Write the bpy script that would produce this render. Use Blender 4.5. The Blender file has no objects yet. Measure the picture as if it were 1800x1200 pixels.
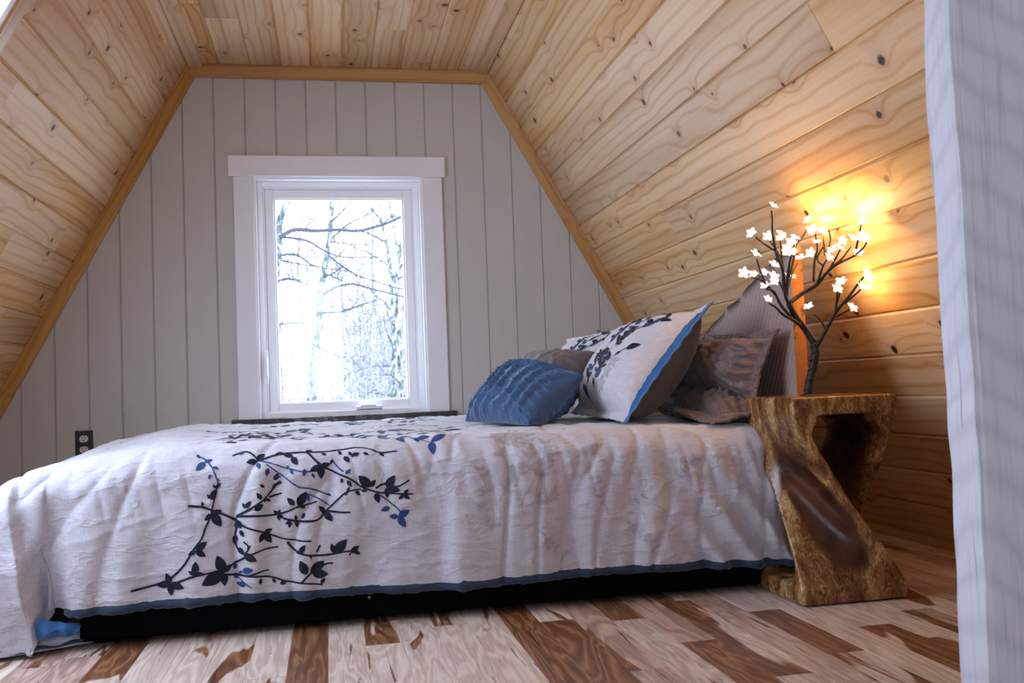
import bpy, bmesh, math, random
import numpy as np
from mathutils import Vector, Matrix, noise
sc = bpy.context.scene
random.seed(11)
R = random.random
U = random.uniform

# ------------------------------------------------------------------ camera, world, daylight, exposure
cam_d = bpy.data.cameras.new('camera')
cam = bpy.data.objects.new('camera', cam_d)
sc.collection.objects.link(cam)
CR = Vector((0.98056562, -0.19229298, -0.03891631))
CD = Vector((-0.02887826, 0.05473261, -0.99808336))
CF = Vector((0.19405442, 0.97981006, 0.04811582))
m = Matrix.Identity(4)
for i in range(3):
    m[i][0] = CR[i]; m[i][1] = -CD[i]; m[i][2] = -CF[i]
m[2][3] = 0.58
cam.matrix_world = m
cam_d.sensor_width = 36
cam_d.lens = 36 * 1634.6 / 1800
cam_d.clip_start = 0.02
cam_d.dof.use_dof = True
cam_d.dof.focus_distance = 2.55
cam_d.dof.aperture_fstop = 9
sc.camera = cam

w = bpy.data.worlds.new('overcast'); sc.world = w; w.use_nodes = True
WN = w.node_tree
bg = WN.nodes['Background']
bg.inputs[0].default_value = (0.65, 0.79, 1.0, 1)
bg.inputs[1].default_value = 10.0

def portal(name, loc, rot, sx, sy):
    l = bpy.data.lights.new(name, 'AREA'); l.shape = 'RECTANGLE'; l.size = sx; l.size_y = sy
    l.cycles.is_portal = True
    o = bpy.data.objects.new(name, l); sc.collection.objects.link(o)
    o.location = loc; o.rotation_euler = rot
portal('daylight_window_back', (0.062, 4.36, 1.0), (math.radians(-90), 0, 0), 0.64, 0.98)
portal('daylight_window_left', (-1.14, 2.115, 1.15), (0, math.radians(-118.7), 0), 1.26, 1.00)
portal('daylight_window_rear', (-.15, -1.31, 1.15), (math.radians(90), 0, 0), .60, 1.20)

sc.view_settings.view_transform = 'Standard'
sc.view_settings.look = 'None'
sc.view_settings.exposure = 0.08
sc.view_settings.gamma = 1
sc.view_settings.use_curve_mapping = False

# ------------------------------------------------------------------ helpers
def tag(o, label=None, cat=None, group=None, kind=None):
    if label: o['label'] = label
    if cat: o['category'] = cat
    if group: o['group'] = group
    if kind: o['kind'] = kind
    return o
def empty(name, loc=(0, 0, 0), rotz=0):
    o = bpy.data.objects.new(name, None); sc.collection.objects.link(o)
    o.location = loc; o.rotation_euler = (0, 0, rotz); o.empty_display_size = .1
    return o
def obj(name, me, mats, parent=None, smooth=True):
    """mesh data given in WORLD coordinates; kept there when parented"""
    o = bpy.data.objects.new(name, me); sc.collection.objects.link(o)
    for mm in (mats if isinstance(mats, (list, tuple)) else [mats]):
        me.materials.append(mm)
    if smooth:
        me.polygons.foreach_set('use_smooth', [True] * len(me.polygons))
    if parent:
        o.parent = parent
        if parent.type == 'EMPTY':
            off = Matrix.Translation(parent.location) @ parent.rotation_euler.to_matrix().to_4x4()
            me.transform(off.inverted())
        elif parent.parent and parent.parent.type == 'EMPTY':
            p = parent.parent
            me.transform((Matrix.Translation(p.location) @ p.rotation_euler.to_matrix().to_4x4()).inverted())
    return o
def from_bm(bm, name):
    me = bpy.data.meshes.new(name); bm.to_mesh(me); bm.free(); return me
def pyd(name, v, f):
    me = bpy.data.meshes.new(name); me.from_pydata([tuple(map(float, q)) for q in v], [], f); me.update(); return me
def box_bm(bm, x0, x1, y0, y1, z0, z1, bev=0, seg=2, mat=None):
    r = bmesh.ops.create_cube(bm, size=1)
    vs = r['verts']
    for v in vs:
        v.co.x = x0 + (v.co.x + .5) * (x1 - x0); v.co.y = y0 + (v.co.y + .5) * (y1 - y0); v.co.z = z0 + (v.co.z + .5) * (z1 - z0)
    if mat is not None:
        bmesh.ops.transform(bm, matrix=mat, verts=vs)
    if bev:
        es = list({e for v in vs for e in v.link_edges})
        bmesh.ops.bevel(bm, geom=es, offset=bev, segments=seg, affect='EDGES', profile=.5)
def box(name, x0, x1, y0, y1, z0, z1, mat, parent=None, bev=.003, seg=2, xf=None, smooth=False):
    bm = bmesh.new(); box_bm(bm, x0, x1, y0, y1, z0, z1, bev, seg, xf)
    return obj(name, from_bm(bm, name), mat, parent, smooth)
def tube_mesh(bm, pts, radii, seg=8, twist=0.0, cap=True):
    pts = [Vector(p) for p in pts]
    # smooth resample (Catmull-Rom)
    P = []; Rr = []
    n = len(pts)
    for i in range(n - 1):
        p0 = pts[max(i - 1, 0)]; p1 = pts[i]; p2 = pts[i + 1]; p3 = pts[min(i + 2, n - 1)]
        K = 4
        for k in range(K):
            t = k / K
            P.append(.5 * ((2 * p1) + (p2 - p0) * t + (2 * p0 - 5 * p1 + 4 * p2 - p3) * t * t + (3 * p1 - p0 - 3 * p2 + p3) * t ** 3))
            Rr.append(radii[i] * (1 - t) + radii[i + 1] * t)
    P.append(pts[-1]); Rr.append(radii[-1])
    rings = []; up = Vector((.3, .9, .2)).normalized()
    for i, p in enumerate(P):
        d = (P[min(i + 1, len(P) - 1)] - P[max(i - 1, 0)])
        d = d.normalized() if d.length > 1e-9 else Vector((0, 0, 1))
        a = d.cross(up)
        if a.length < 1e-3: a = d.cross(Vector((1, 0, 0)))
        a.normalize(); b = d.cross(a).normalized(); up = b.cross(d) if False else up
        rings.append([bm.verts.new(p + (a * math.cos(2 * math.pi * k / seg + twist * i) + b * math.sin(2 * math.pi * k / seg + twist * i)) * Rr[i]) for k in range(seg)])
    for i in range(len(rings) - 1):
        for k in range(seg):
            bm.faces.new((rings[i][k], rings[i][(k + 1) % seg], rings[i + 1][(k + 1) % seg], rings[i + 1][k]))
    if cap:
        bm.faces.new(rings[0][::-1]); bm.faces.new(rings[-1])
def sstep(a, b, x):
    t = min(1, max(0, (x - a) / (b - a))); return t * t * (3 - 2 * t)

# ------------------------------------------------------------------ node helpers
class NT:
    def __init__(s, name):
        s.m = bpy.data.materials.new(name); s.m.use_nodes = True
        s.t = s.m.node_tree; s.b = s.t.nodes['Principled BSDF']; s.out = s.t.nodes['Material Output']
    def n(s, kind, **kw):
        nd = s.t.nodes.new('ShaderNode' + kind)
        for k, v in kw.items(): setattr(nd, k, v)
        return nd
    def put(s, sock, v):
        if isinstance(v, bpy.types.NodeSocket): s.t.links.new(v, sock)
        elif v is not None:
            if isinstance(v, (tuple, list)) and len(v) == 3 and sock.type == 'RGBA': v = (*v, 1)
            sock.default_value = v
    def math(s, op, a, b=None, c=None, clamp=False):
        nd = s.n('Math', operation=op, use_clamp=clamp)
        s.put(nd.inputs[0], a); s.put(nd.inputs[1], b); s.put(nd.inputs[2], c); return nd.outputs[0]
    def vmul(s, v, k):
        nd = s.n('VectorMath', operation='MULTIPLY'); s.put(nd.inputs[0], v); nd.inputs[1].default_value = k; return nd.outputs[0]
    def vadd(s, v, k):
        nd = s.n('VectorMath', operation='ADD'); s.put(nd.inputs[0], v); s.put(nd.inputs[1], k); return nd.outputs[0]
    def noise(s, vec, scale=1, detail=3, rough=.5, dist=0, col=False):
        nd = s.n('TexNoise'); s.put(nd.inputs['Vector'], vec); nd.inputs['Scale'].default_value = scale
        nd.inputs['Detail'].default_value = detail; nd.inputs['Roughness'].default_value = rough; nd.inputs['Distortion'].default_value = dist
        return nd.outputs['Color' if col else 'Fac']
    def ramp(s, fac, stops):
        nd = s.n('ValToRGB'); s.put(nd.inputs[0], fac)
        cr = nd.color_ramp
        while len(cr.elements) < len(stops): cr.elements.new(.5)
        for e, (p, c) in zip(cr.elements, stops):
            e.position = p; e.color = (*c, 1) if len(c) == 3 else c
        return nd.outputs[0]
    def rng(s, v, a, b, c=0, d=1):
        nd = s.n('MapRange', clamp=True, interpolation_type='SMOOTHSTEP'); s.put(nd.inputs[0], v)
        for i, q in enumerate((a, b, c, d)): nd.inputs[i + 1].default_value = q
        return nd.outputs[0]
    def mix(s, fac, a, b, blend='MIX'):
        nd = s.n('Mix', data_type='RGBA', blend_type=blend); s.put(nd.inputs[0], fac); s.put(nd.inputs[6], a); s.put(nd.inputs[7], b); return nd.outputs[2]
    def bump(s, h, strength, dist=.01, normal=None):
        nd = s.n('Bump'); s.put(nd.inputs['Height'], h); nd.inputs['Strength'].default_value = strength; nd.inputs['Distance'].default_value = dist
        if normal: s.put(nd.inputs['Normal'], normal)
        s.put(s.b.inputs['Normal'], nd.outputs[0]); return nd.outputs[0]
    def set(s, col=None, rough=None, **kw):
        if col is not None: s.put(s.b.inputs['Base Color'], col)
        if rough is not None: s.put(s.b.inputs['Roughness'], rough)
        for k, v in kw.items(): s.put(s.b.inputs[k.replace('_', ' ')], v)
        return s.m
def plain(name, col, rough=.5, **kw): return NT(name).set(col, rough, **kw)

def uvc(t): return t.n('UVMap').outputs[0]
def objc(t): return t.n('TexCoord').outputs['Object']
def attr(t, name):
    nd = t.n('Attribute'); nd.attribute_name = name; return nd

# pine boards: grain along v, knots
def pine(name, light, mid, dark, knots=True, rough=.52, kn=5.0):
    t = NT(name); v = uvc(t)
    a = attr(t, 'tint')
    sep = t.n('SeparateColor'); t.put(sep.inputs[0], a.outputs['Color'])
    warp = t.noise(t.vmul(v, (3.6, .55, 1)), 1, 1, .4)
    vor = t.n('TexVoronoi', voronoi_dimensions='2D', feature='F1'); t.put(vor.inputs['Vector'], v); vor.inputs['Scale'].default_value = kn
    vs = t.n('SeparateColor'); t.put(vs.inputs[0], vor.outputs['Color'])
    wob = t.noise(v, 45, 2)
    dist = t.math('ADD', vor.outputs['Distance'], t.math('MULTIPLY', t.math('SUBTRACT', wob, .5), .05))
    sx = t.n('SeparateXYZ'); t.put(sx.inputs[0], v)
    keep = t.math('GREATER_THAN', vs.outputs[0], .25)
    bend = t.math('MULTIPLY', t.math('EXPONENT', t.math('MULTIPLY', dist, -7)), keep)
    ph = t.math('ADD', t.math('MULTIPLY', sx.outputs[0], 150), t.math('MULTIPLY', warp, t.math('MULTIPLY_ADD', t.math('POWER', sep.outputs[2], 2), 44, 8)))
    ph = t.math('ADD', ph, t.math('MULTIPLY', bend, 9.0))
    ring = t.math('POWER', t.math('MULTIPLY_ADD', t.math('SINE', ph), .5, .5), 5)
    amp = t.noise(t.vmul(v, (6, .8, 1)), 1, 2)
    fine = t.noise(t.vmul(v, (95, 1.8, 1)), 1, 4, .65)
    big = t.noise(t.vmul(v, (9, .6, 1)), 1, 2)
    g = t.math('MULTIPLY', t.math('MULTIPLY', ring, amp), .46)
    g = t.math('ADD', g, t.math('MULTIPLY', fine, .42))
    g = t.math('ADD', g, t.math('MULTIPLY', t.rng(big, .35, .75), .30))
    col = t.ramp(g, [(.20, light), (.50, mid), (1.0, dark)])
    tv = t.n('HueSaturation'); t.put(tv.inputs['Color'], col); t.put(tv.inputs['Value'], t.math('MULTIPLY_ADD', sep.outputs[0], .26, .82)); t.put(tv.inputs['Saturation'], t.math('MULTIPLY_ADD', sep.outputs[1], -.25, 1.22))
    col = tv.outputs[0]
    if knots:
        size = t.math('MULTIPLY_ADD', t.math('POWER', vs.outputs[1], 2), .055, .026)
        core = t.math('MULTIPLY', t.math('SUBTRACT', 1, t.rng(t.math('DIVIDE', dist, size), .55, 1.05)), keep)
        halo = t.math('MULTIPLY', t.math('MULTIPLY', t.math('EXPONENT', t.math('MULTIPLY', dist, -11)), keep), .85, clamp=True)
        col = t.mix(halo, col, tuple(c * q for c, q in zip(mid, (.66, .50, .36))))
        col = t.mix(core, col, (.040, .013, .008))
    t.bump(t.math('ADD', fine, ring), .12, .002)
    return t.set(col, rough)
M_PINE = pine('pine_boards', (.73, .52, .33), (.60, .36, .185), (.34, .155, .062))
M_TRIM = pine('pine_trim', (.60, .36, .16), (.50, .265, .10), (.26, .11, .035), knots=False, rough=.35)

def paint(name, col, rough=.5, bumps=.08):
    t = NT(name); v = objc(t)
    n = t.noise(t.vmul(v, (1, 1, .25)), 260, 3)
    t.bump(n, bumps, .002)
    return t.set(t.mix(t.noise(v, 9, 3), col, tuple(c * .94 for c in col)), rough)
M_WALL = paint('grey_white_wall_paint', (.57, .55, .52), .55)
M_WHITE = paint('white_casing_paint', (.86, .85, .90), .40, .04)
M_VINYL = plain('white_vinyl', (.93, .94, .97), .28)

# floor: mixed pale and brown hardwood
t = NT('hickory_floor'); v = uvc(t); a = attr(t, 'tint')
sep = t.n('SeparateColor'); t.put(sep.inputs[0], a.outputs['Color'])
warp = t.noise(t.vmul(v, (9, 1.2, 1)), 1, 3, .55, .6)
sx = t.n('SeparateXYZ'); t.put(sx.inputs[0], v)
ring = t.math('ABSOLUTE', t.math('SINE', t.math('ADD', t.math('MULTIPLY', sx.outputs[0], 60), t.math('MULTIPLY', warp, 34))))
fine = t.noise(t.vmul(v, (230, 6, 1)), 1, 4, .65)
g = t.math('ADD', t.math('MULTIPLY', ring, .45), t.math('MULTIPLY', fine, .55))
pale = t.ramp(g, [(.15, (.78, .68, .60)), (.55, (.66, .53, .45)), (.95, (.40, .26, .20))])
brown = t.ramp(g, [(.10, (.42, .22, .11)), (.5, (.24, .10, .045)), (.9, (.07, .025, .012))])
pink = t.ramp(g, [(.10, (.64, .47, .40)), (.5, (.52, .35, .285)), (.9, (.24, .13, .10))])
base = t.mix(t.rng(sep.outputs[0], .35, .5), pale, pink)
blot = t.noise(t.vmul(v, (13, 1.5, 1)), 1, 3, .5, .9)
bias = t.math('ADD', blot, t.math('MULTIPLY', sep.outputs[1], .42))
col = t.mix(t.rng(bias, .64, .68), base, brown)
vein = t.noise(t.vmul(v, (42, 3.2, 1)), 1, 3, .55, 1.0)
col = t.mix(t.math('MULTIPLY', t.rng(vein, .655, .70), .85), col, (.06, .018, .012))
col = t.mix(t.math('MULTIPLY', t.math('MULTIPLY', sep.outputs[2], t.rng(fine, .35, .65)), .40), col, (.20, .15, .14))
t.bump(fine, .10, .0012)
t.set(col, t.math('MULTIPLY_ADD', fine, .22, .22)); M_FLOOR = t.m

def fabric(name, c1, c2, weave=.10, sheen=.25, crease=.25, rough=.85):
    t = NT(name); v = objc(t)
    th = t.math('ADD', t.noise(t.vmul(v, (1, 1, .12)), 420, 2), t.noise(t.vmul(v, (.10, .10, 1)), 460, 2))
    cr = t.noise(t.vmul(v, (1.3, 1.0, .55)), 16, 5, .5, 0)
    cr2 = t.math('POWER', t.math('SUBTRACT', 1, t.math('ABSOLUTE', t.math('MULTIPLY_ADD', t.noise(t.vmul(v, (.6, .8, 1.5)), 9, 4, .55, .3), 2, -1))), 16)
    hgt = t.math('ADD', t.math('MULTIPLY', cr, .5), t.math('MULTIPLY', cr2, .5))
    b = t.n('Bump'); t.put(b.inputs['Height'], hgt); b.inputs['Strength'].default_value = crease; b.inputs['Distance'].default_value = .012
    t.bump(th, weave, .0008, b.outputs[0])
    t.b.inputs['Sheen Weight'].default_value = sheen
    return t.set(t.mix(t.rng(th, .8, 1.2), c1, c2), rough)
M_COMF = fabric('comforter_cotton', (.56, .535, .60), (.48, .455, .515), crease=.30)
M_NAVY = fabric('navy_print', (.004, .006, .022), (.003, .004, .015), crease=.1, sheen=0)
M_BLUEP = fabric('blue_print', (.022, .058, .20), (.016, .042, .15), crease=.1, sheen=0)
M_FAINT = fabric('faint_print', (.43, .40, .43), (.38, .35, .38), crease=.3)
M_LINING = fabric('blue_lining', (.014, .036, .080), (.010, .026, .060), sheen=.2)
M_BAND = fabric('blue_band', (.030, .135, .36), (.022, .11, .30), sheen=.2)
M_SHAM = fabric('sham_cotton', (.60, .565, .61), (.52, .485, .53), crease=.30)
M_SLATE = fabric('slate_fabric', (.050, .048, .062), (.040, .038, .05), sheen=.1)
M_BROWN = fabric('taupe_satin', (.15, .092, .085), (.12, .072, .066), sheen=.2, crease=.5, rough=.55)
M_QUILT = fabric('grey_brown_quilt', (.115, .085, .095), (.09, .065, .075), sheen=.2, crease=.3, rough=.6)
M_RUCHE = fabric('deep_blue_ruched', (.013, .068, .18), (.009, .050, .14), sheen=.3, crease=.25, rough=.6)
M_BLACK = plain('black_base_fabric', (.003, .003, .004), .95, Specular_IOR_Level=.05)
M_GLASS_T = NT('window_glass')
t = M_GLASS_T; tr = t.n('BsdfTransparent'); gl = t.n('BsdfGlossy'); gl.inputs['Roughness'].default_value = .0
mx = t.n('MixShader'); lw = t.n('LayerWeight'); fr = t.math('MULTIPLY_ADD', t.math('POWER', lw.outputs['Facing'], 5), .5, .03)
t.put(mx.inputs[0], fr); t.put(mx.inputs[1], tr.outputs[0]); t.put(mx.inputs[2], gl.outputs[0]); t.put(t.out.inputs['Surface'], mx.outputs[0])
M_GLASS = t.m

# ------------------------------------------------------------------ board panels
def clip(poly, a, b, c):
    """keep a*x+b*y<=c"""
    out = []
    n = len(poly)
    for i in range(n):
        p, q = poly[i], poly[(i + 1) % n]
        dp, dq = a * p[0] + b * p[1] - c, a * q[0] + b * q[1] - c
        if dp <= 1e-9: out.append(p)
        if (dp < -1e-9 and dq > 1e-9) or (dp > 1e-9 and dq < -1e-9):
            t_ = dp / (dp - dq); out.append((p[0] + (q[0] - p[0]) * t_, p[1] + (q[1] - p[1]) * t_))
    return out if len(out) >= 3 else []
def area(p): return abs(sum(p[i][0] * p[(i + 1) % len(p)][1] - p[(i + 1) % len(p)][0] * p[i][1] for i in range(len(p)))) / 2
def panel(name, O, A, B, N, region, phase, pitch, g, d, mat, hole=None, cuts=None, tints=None, back=.03, kind='structure'):
    O, A, B, N = map(Vector, (O, A, B, N))
    a_min, a_max = min(p[0] for p in region), max(p[0] for p in region)
    b_min, b_max = min(p[1] for p in region), max(p[1] for p in region)
    k0 = math.floor((a_min - phase) / pitch); k1 = math.ceil((a_max - phase) / pitch)
    V = []; F = []; UV = []; T = []
    def emit(poly, hf, uvo, tint):
        if len(poly) < 3 or area(poly) < 1e-8: return
        s = len(V)
        for p in poly: V.append(O + A * p[0] + B * p[1] + N * hf(p))
        F.append(list(range(s, s + len(poly)))); UV.append([(p[0] + uvo[0], p[1] + uvo[1]) for p in poly]); T.append(tint)
    def pieces(poly):
        for i in range(len(region)):
            p, q = region[i], region[(i + 1) % len(region)]
            ex, ey = q[0] - p[0], q[1] - p[1]
            poly = clip(poly, ey, -ex, ey * p[0] - ex * p[1])
            if not poly: return []
        if not hole: return [poly]
        ha0, ha1, hb0, hb1 = hole
        res = [clip(poly, 1, 0, ha0), clip(poly, -1, 0, -ha1)]
        midp = clip(clip(poly, -1, 0, -ha0), 1, 0, ha1)
        if midp: res += [clip(midp, 0, 1, hb0), clip(midp, 0, -1, -hb1)]
        return [r for r in res if r]
    for k in range(k0, k1 + 1):
        x0, x1 = phase + k * pitch, phase + (k + 1) * pitch
        cs = [b_min] + sorted(c for c in (cuts(k) if cuts else []) if b_min < c < b_max) + [b_max]
        for ci in range(len(cs) - 1):
            c0, c1 = cs[ci], cs[ci + 1]
            uvo = (R() * 40, R() * 40)
            tint = tints(k, (c0 + c1) / 2) if tints else (R(), R(), R())
            for (s0, s1, h0, h1) in ((x0, x0 + g, -d, 0), (x0 + g, x1 - g, 0, 0), (x1 - g, x1, 0, -d)):
                hf = (lambda p, s0=s0, s1=s1, h0=h0, h1=h1: h0 + (h1 - h0) * (p[0] - s0) / (s1 - s0))
                ends = [(c0, c1)] if len(cs) == 2 else [(c0 + .0006, c1 - .0006)]
                for e0, e1 in ends:
                    for pp in pieces([(s0, e0), (s1, e0), (s1, e1), (s0, e1)]): emit(pp, hf, uvo, tint)
    # backing so no light leaks through the seams
    bs = []
    if hole:
        ha0, ha1, hb0, hb1 = hole
        big = [(a_min, b_min), (a_max, b_min), (a_max, b_max), (a_min, b_max)]
        bs = pieces(big)
    else: bs = [list(region)]
    for h in (-d - .001, -d - back):
        for pp in bs: emit(pp, (lambda p, h=h: h), (0, 0), (.5, .5, .5))
    me = bpy.data.meshes.new(name); me.from_pydata(V, [], F)
    me.uv_layers.new(name='UVMap'); me.color_attributes.new('tint', 'FLOAT_COLOR', 'CORNER')
    me.uv_layers['UVMap'].data.foreach_set('uv', [c for u_ in UV for q in u_ for c in q])
    me.color_attributes['tint'].data.foreach_set('color', [c for f, u_ in enumerate(UV) for q in u_ for c in (*T[f], 1.0)])
    me.update()
    # face the room
    bm = bmesh.new(); bm.from_mesh(me)
    fl = [f for f in bm.faces if f.normal.dot(N) < 0]
    bmesh.ops.reverse_faces(bm, faces=fl); bm.to_mesh(me); bm.free()
    o = obj(name, me, mat, None, False); o['kind'] = kind
    return o
def board(name, p0, p1, W, Nn, width, thick, mat, parent=None, bev=.002, kind='structure', shift=0):
    """a straight trim board from p0 to p1, width along W, thickness along Nn"""
    p0, p1, W, Nn = Vector(p0), Vector(p1), Vector(W).normalized(), Vector(Nn).normalized()
    L = (p1 - p0).length; D = (p1 - p0).normalized()
    bm = bmesh.new(); box_bm(bm, 0, width, 0, L, 0, thick, bev, 1)
    me = from_bm(bm, name)
    me.uv_layers.new(name='UVMap'); me.color_attributes.new('tint', 'FLOAT_COLOR', 'CORNER')
    uvl = me.uv_layers['UVMap']; ca = me.color_attributes['tint']
    ou, ov, tn = R() * 30, R() * 30, (.35 + .3 * R(), R(), R())
    for lp in me.loops:
        c = me.vertices[lp.vertex_index].co
        uvl.data[lp.index].uv = (c.x + c.z + ou, c.y + ov); ca.data[lp.index].color = (*tn, 1)
    mt = Matrix.Identity(4)
    for i in range(3): mt[i][0] = W[i]; mt[i][1] = D[i]; mt[i][2] = Nn[i]; mt[i][3] = p0[i]
    me.transform(mt)
    if mt.determinant() < 0: me.flip_normals()
    o = obj(name, me, mat, parent, False)
    if kind and not parent: o['kind'] = kind
    return o

# ------------------------------------------------------------------ room shell
YB = 4.25; YR = -1.2; ZC = 2.06
XL = lambda z: -1.704 + .548 * z
XR = lambda z: 1.935 - .565 * z
PITCH = .1343
# floor: seams run along Y
BROWN = {}
def fcuts(k):
    rr = random.Random(k * 7 + 3); c = []; y = YR + rr.uniform(0, .9)
    while y < YB: c.append(y); y += rr.uniform(.35, 1.25)
    ov = {5: [2.19, .9], 6: [2.26, 1.1], 7: [1.82, 2.6], 8: [2.21, 1.35], 9: [1.98, 2.7, 1.2], 4: [1.55, 2.5], 12: [1.80, 2.18], 14: [1.55, 1.97, 2.3], 10: [1.7, 2.35], 2: [1.55, 2.9], 1: [2.19, 2.8], 11: [1.62, 2.2]}
    return ov.get(k, c)
FT = {(-1, 0): .95, (0, 0): 0, (5, 1): 1.0, (6, 0): 1.0, (-6, 0): .62, (-7, 0): .05, (12, 1): .72, (14, 1): .75, (9, 1): .45, (8, 2): .6, (10, 1): .40, (13, 0): .2, (1, 1): .9}
def ftint(k, mid):
    c = sorted(fcuts(k)); idx = sum(1 for q in c if q < mid)
    rr = random.Random(k * 31 + idx * 5)
    pink = rr.random() * .75; br = rr.random() ** 2 * .42; gr = max(0, rr.random() - .35)
    if (k, idx) in FT: br = FT[(k, idx)]
    if k in (-1, 0, -6): br = {-1: .95, 0: 0, -6: .6}[k]
    if k == 5: br = 1.0; gr = 0
    if k == 6: br = 1.0 if mid < 2.2 else 0; gr = 0; pink = 0
    if k == 7: pink = .9; br = .12
    if -6 < k < 5 and k != -1: pink *= .25; gr *= .3; br *= .5
    if k > 9: gr = min(1, gr + .35)
    return (pink, br, gr)
panel('floor', (0, 0, 0), (1, 0, 0), (0, 1, 0), (0, 0, 1), [(-1.76, YR), (2.0, YR), (2.0, YB + .02), (-1.76, YB + .02)], -.019, .085, .0012, .0012, M_FLOOR, cuts=fcuts, tints=ftint)

def xl0(z): return Vector((XL(z), 0, z))
AL = (xl0(1) - xl0(0)).normalized(); AR = Vector((-.565, 0, 1)).normalized()
NL = Vector((AL.z, 0, -AL.x)); NR = Vector((-AR.z, 0, AR.x))
SL = math.hypot(1, .548); SR_ = math.hypot(1, .565)
def randcuts(seed, n=1):
    def f(k):
        rr = random.Random(seed + k * 13); y = YR + rr.uniform(.2, 2.2); c = []
        while y < YB: c.append(y); y += rr.uniform(1.6, 3.2)
        return c
    return f
# left roof slope with a window opening in its front part
LW = (.60 * SL, 1.74 * SL, 1.60, 2.63)
panel('wall_left', xl0(0), AL, (0, 1, 0), NL, [(-.02, YR), (ZC * SL + .02, YR), (ZC * SL + .02, YB), (-.02, YB)], 2.007 * SL, PITCH, .006, .006, M_PINE, hole=LW, cuts=randcuts(100))
RC = {}
def rcut(k):
    j = k - round((1.915 * SR_ - 1.915 * SR_) / PITCH)
    tab = {-1: [2.45], -2: [2.02], -5: [1.95], -7: [3.3], -3: [3.9]}
    return tab.get(k, randcuts(300)(k)[:1])
panel('wall_right', Vector((XR(0), 0, 0)), AR, (0, 1, 0), NR, [(-.02, YR), (ZC * SR_ + .02, YR), (ZC * SR_ + .02, YB), (-.02, YB)], 1.915 * SR_, PITCH * 1.004, .006, .006, M_PINE, cuts=rcut)
panel('ceiling', (0, 0, ZC), (1, 0, 0), (0, 1, 0), (0, 0, -1), [(XL(ZC) - .02, YR), (XR(ZC) + .02, YR), (XR(ZC) + .02, YB), (XL(ZC) - .02, YB)], -.442, PITCH, .006, .006, M_PINE, cuts=randcuts(500))
# gable wall with the window opening (a = X, b = Z)
W0, W1, WZ0, WZ1 = -.306, .443, .478, 1.556
panel('wall_back', (0, YB, 0), (1, 0, 0), (0, 0, 1), (0, -1, 0), [(XL(0) - .03, -.02), (XR(0) + .03, -.02), (XR(ZC) + .03, ZC + .02), (XL(ZC) - .03, ZC + .02)], -.4705, PITCH, .0048, .0075, M_WALL, hole=(W0, W1, WZ0, WZ1), back=.10)
# rear gable with an open window, behind the camera
panel('wall_rear', (0, YR, 0), (1, 0, 0), (0, 0, 1), (0, 1, 0), [(XL(0) - .03, -.02), (XR(0) + .03, -.02), (XR(ZC) + .03, ZC + .02), (XL(ZC) - .03, ZC + .02)], -.4705, PITCH, .0045, .0055, M_WALL, hole=(-.45, .15, .55, 1.75), back=.08)

TW = .055; TT = .018; e = .0
yb = YB
# casing strips where the gable meets slopes and ceiling
zt_ = ZC - .012
board('trim_1', (XL(0) + 0, yb, 0) , (XL(ZC), yb, ZC), NL, (0, -1, 0), TW, TT, M_TRIM)
board('trim_2', (XR(0), yb, 0), (XR(ZC), yb, ZC), NR, (0, -1, 0), TW, TT, M_TRIM)
board('trim_3', (XL(ZC) + .01, yb - .001, ZC), (XR(ZC) - .01, yb - .001, ZC), (0, 0, -1), (0, -1, 0), TW + .004, TT + .002, M_TRIM)
# strips in the ceiling corners
board('trim_4', (XL(ZC) + .002, YR, ZC), (XL(ZC) + .002, yb - TT, ZC), (1, 0, 0), (0, 0, -1), .062, .014, M_PINE)
board('trim_5', (XR(ZC) - .002, YR, ZC), (XR(ZC) - .002, yb - TT, ZC), (-1, 0, 0), (0, 0, -1), .062, .014, M_PINE)

# ------------------------------------------------------------------ window in the gable
win = empty('window_1', (.07, YB, .478)); win['kind'] = 'structure'
yf = YB - .019
box('casing', -.412, .553, yf - .006, YB + .002, 1.556, 1.650, M_WHITE, win, .003)
box('casing', -.392, -.306, yf, YB + .002, .478, 1.556, M_WHITE, win, .003)
box('casing', .443, .537, yf, YB + .002, .478, 1.556, M_WHITE, win, .003)
box('apron', -.392, .545, yf, YB + .002, .345, .456, M_WHITE, win, .003)
# jamb liner
box('jamb', -.306, -.296, YB - .012, YB + .10, .478, 1.556, M_VINYL, win, .001)
box('jamb', .433, .443, YB - .012, YB + .10, .478, 1.556, M_VINYL, win, .001)
box('jamb', -.296, .433, YB - .012, YB + .10, 1.544, 1.556, M_VINYL, win, .001)
def ring(bm, x0, x1, z0, z1, wd, y0, y1, bev=.002, wb=None):
    wb = wb or wd
    box_bm(bm, x0, x0 + wd, y0, y1, z0, z1, bev, 1); box_bm(bm, x1 - wd, x1, y0, y1, z0, z1, bev, 1)
    box_bm(bm, x0 + wd, x1 - wd, y0, y1, z1 - wd, z1, bev, 1); box_bm(bm, x0 + wd, x1 - wd, y0, y1, z0, z0 + wb, bev, 1)
bm = bmesh.new(); ring(bm, -.296, .433, .478, 1.544, .024, YB + .028, YB + .10); ring(bm, -.272, .409, .502, 1.520, .008, YB + .040, YB + .10, .001)
obj('window_frame', from_bm(bm, 'wf'), M_VINYL, win, False)
bm = bmesh.new(); ring(bm, -.264, .401, .494, 1.512, .040, YB + .050, YB + .092, .003, .05); ring(bm, -.226, .363, .540, 1.474, .009, YB + .056, YB + .09, .002)
sash = obj('sash', from_bm(bm, 'sash'), M_VINYL, win, False)
box('pane', -.220, .358, YB + .070, YB + .074, .545, 1.468, M_GLASS, sash, 0)
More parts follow.
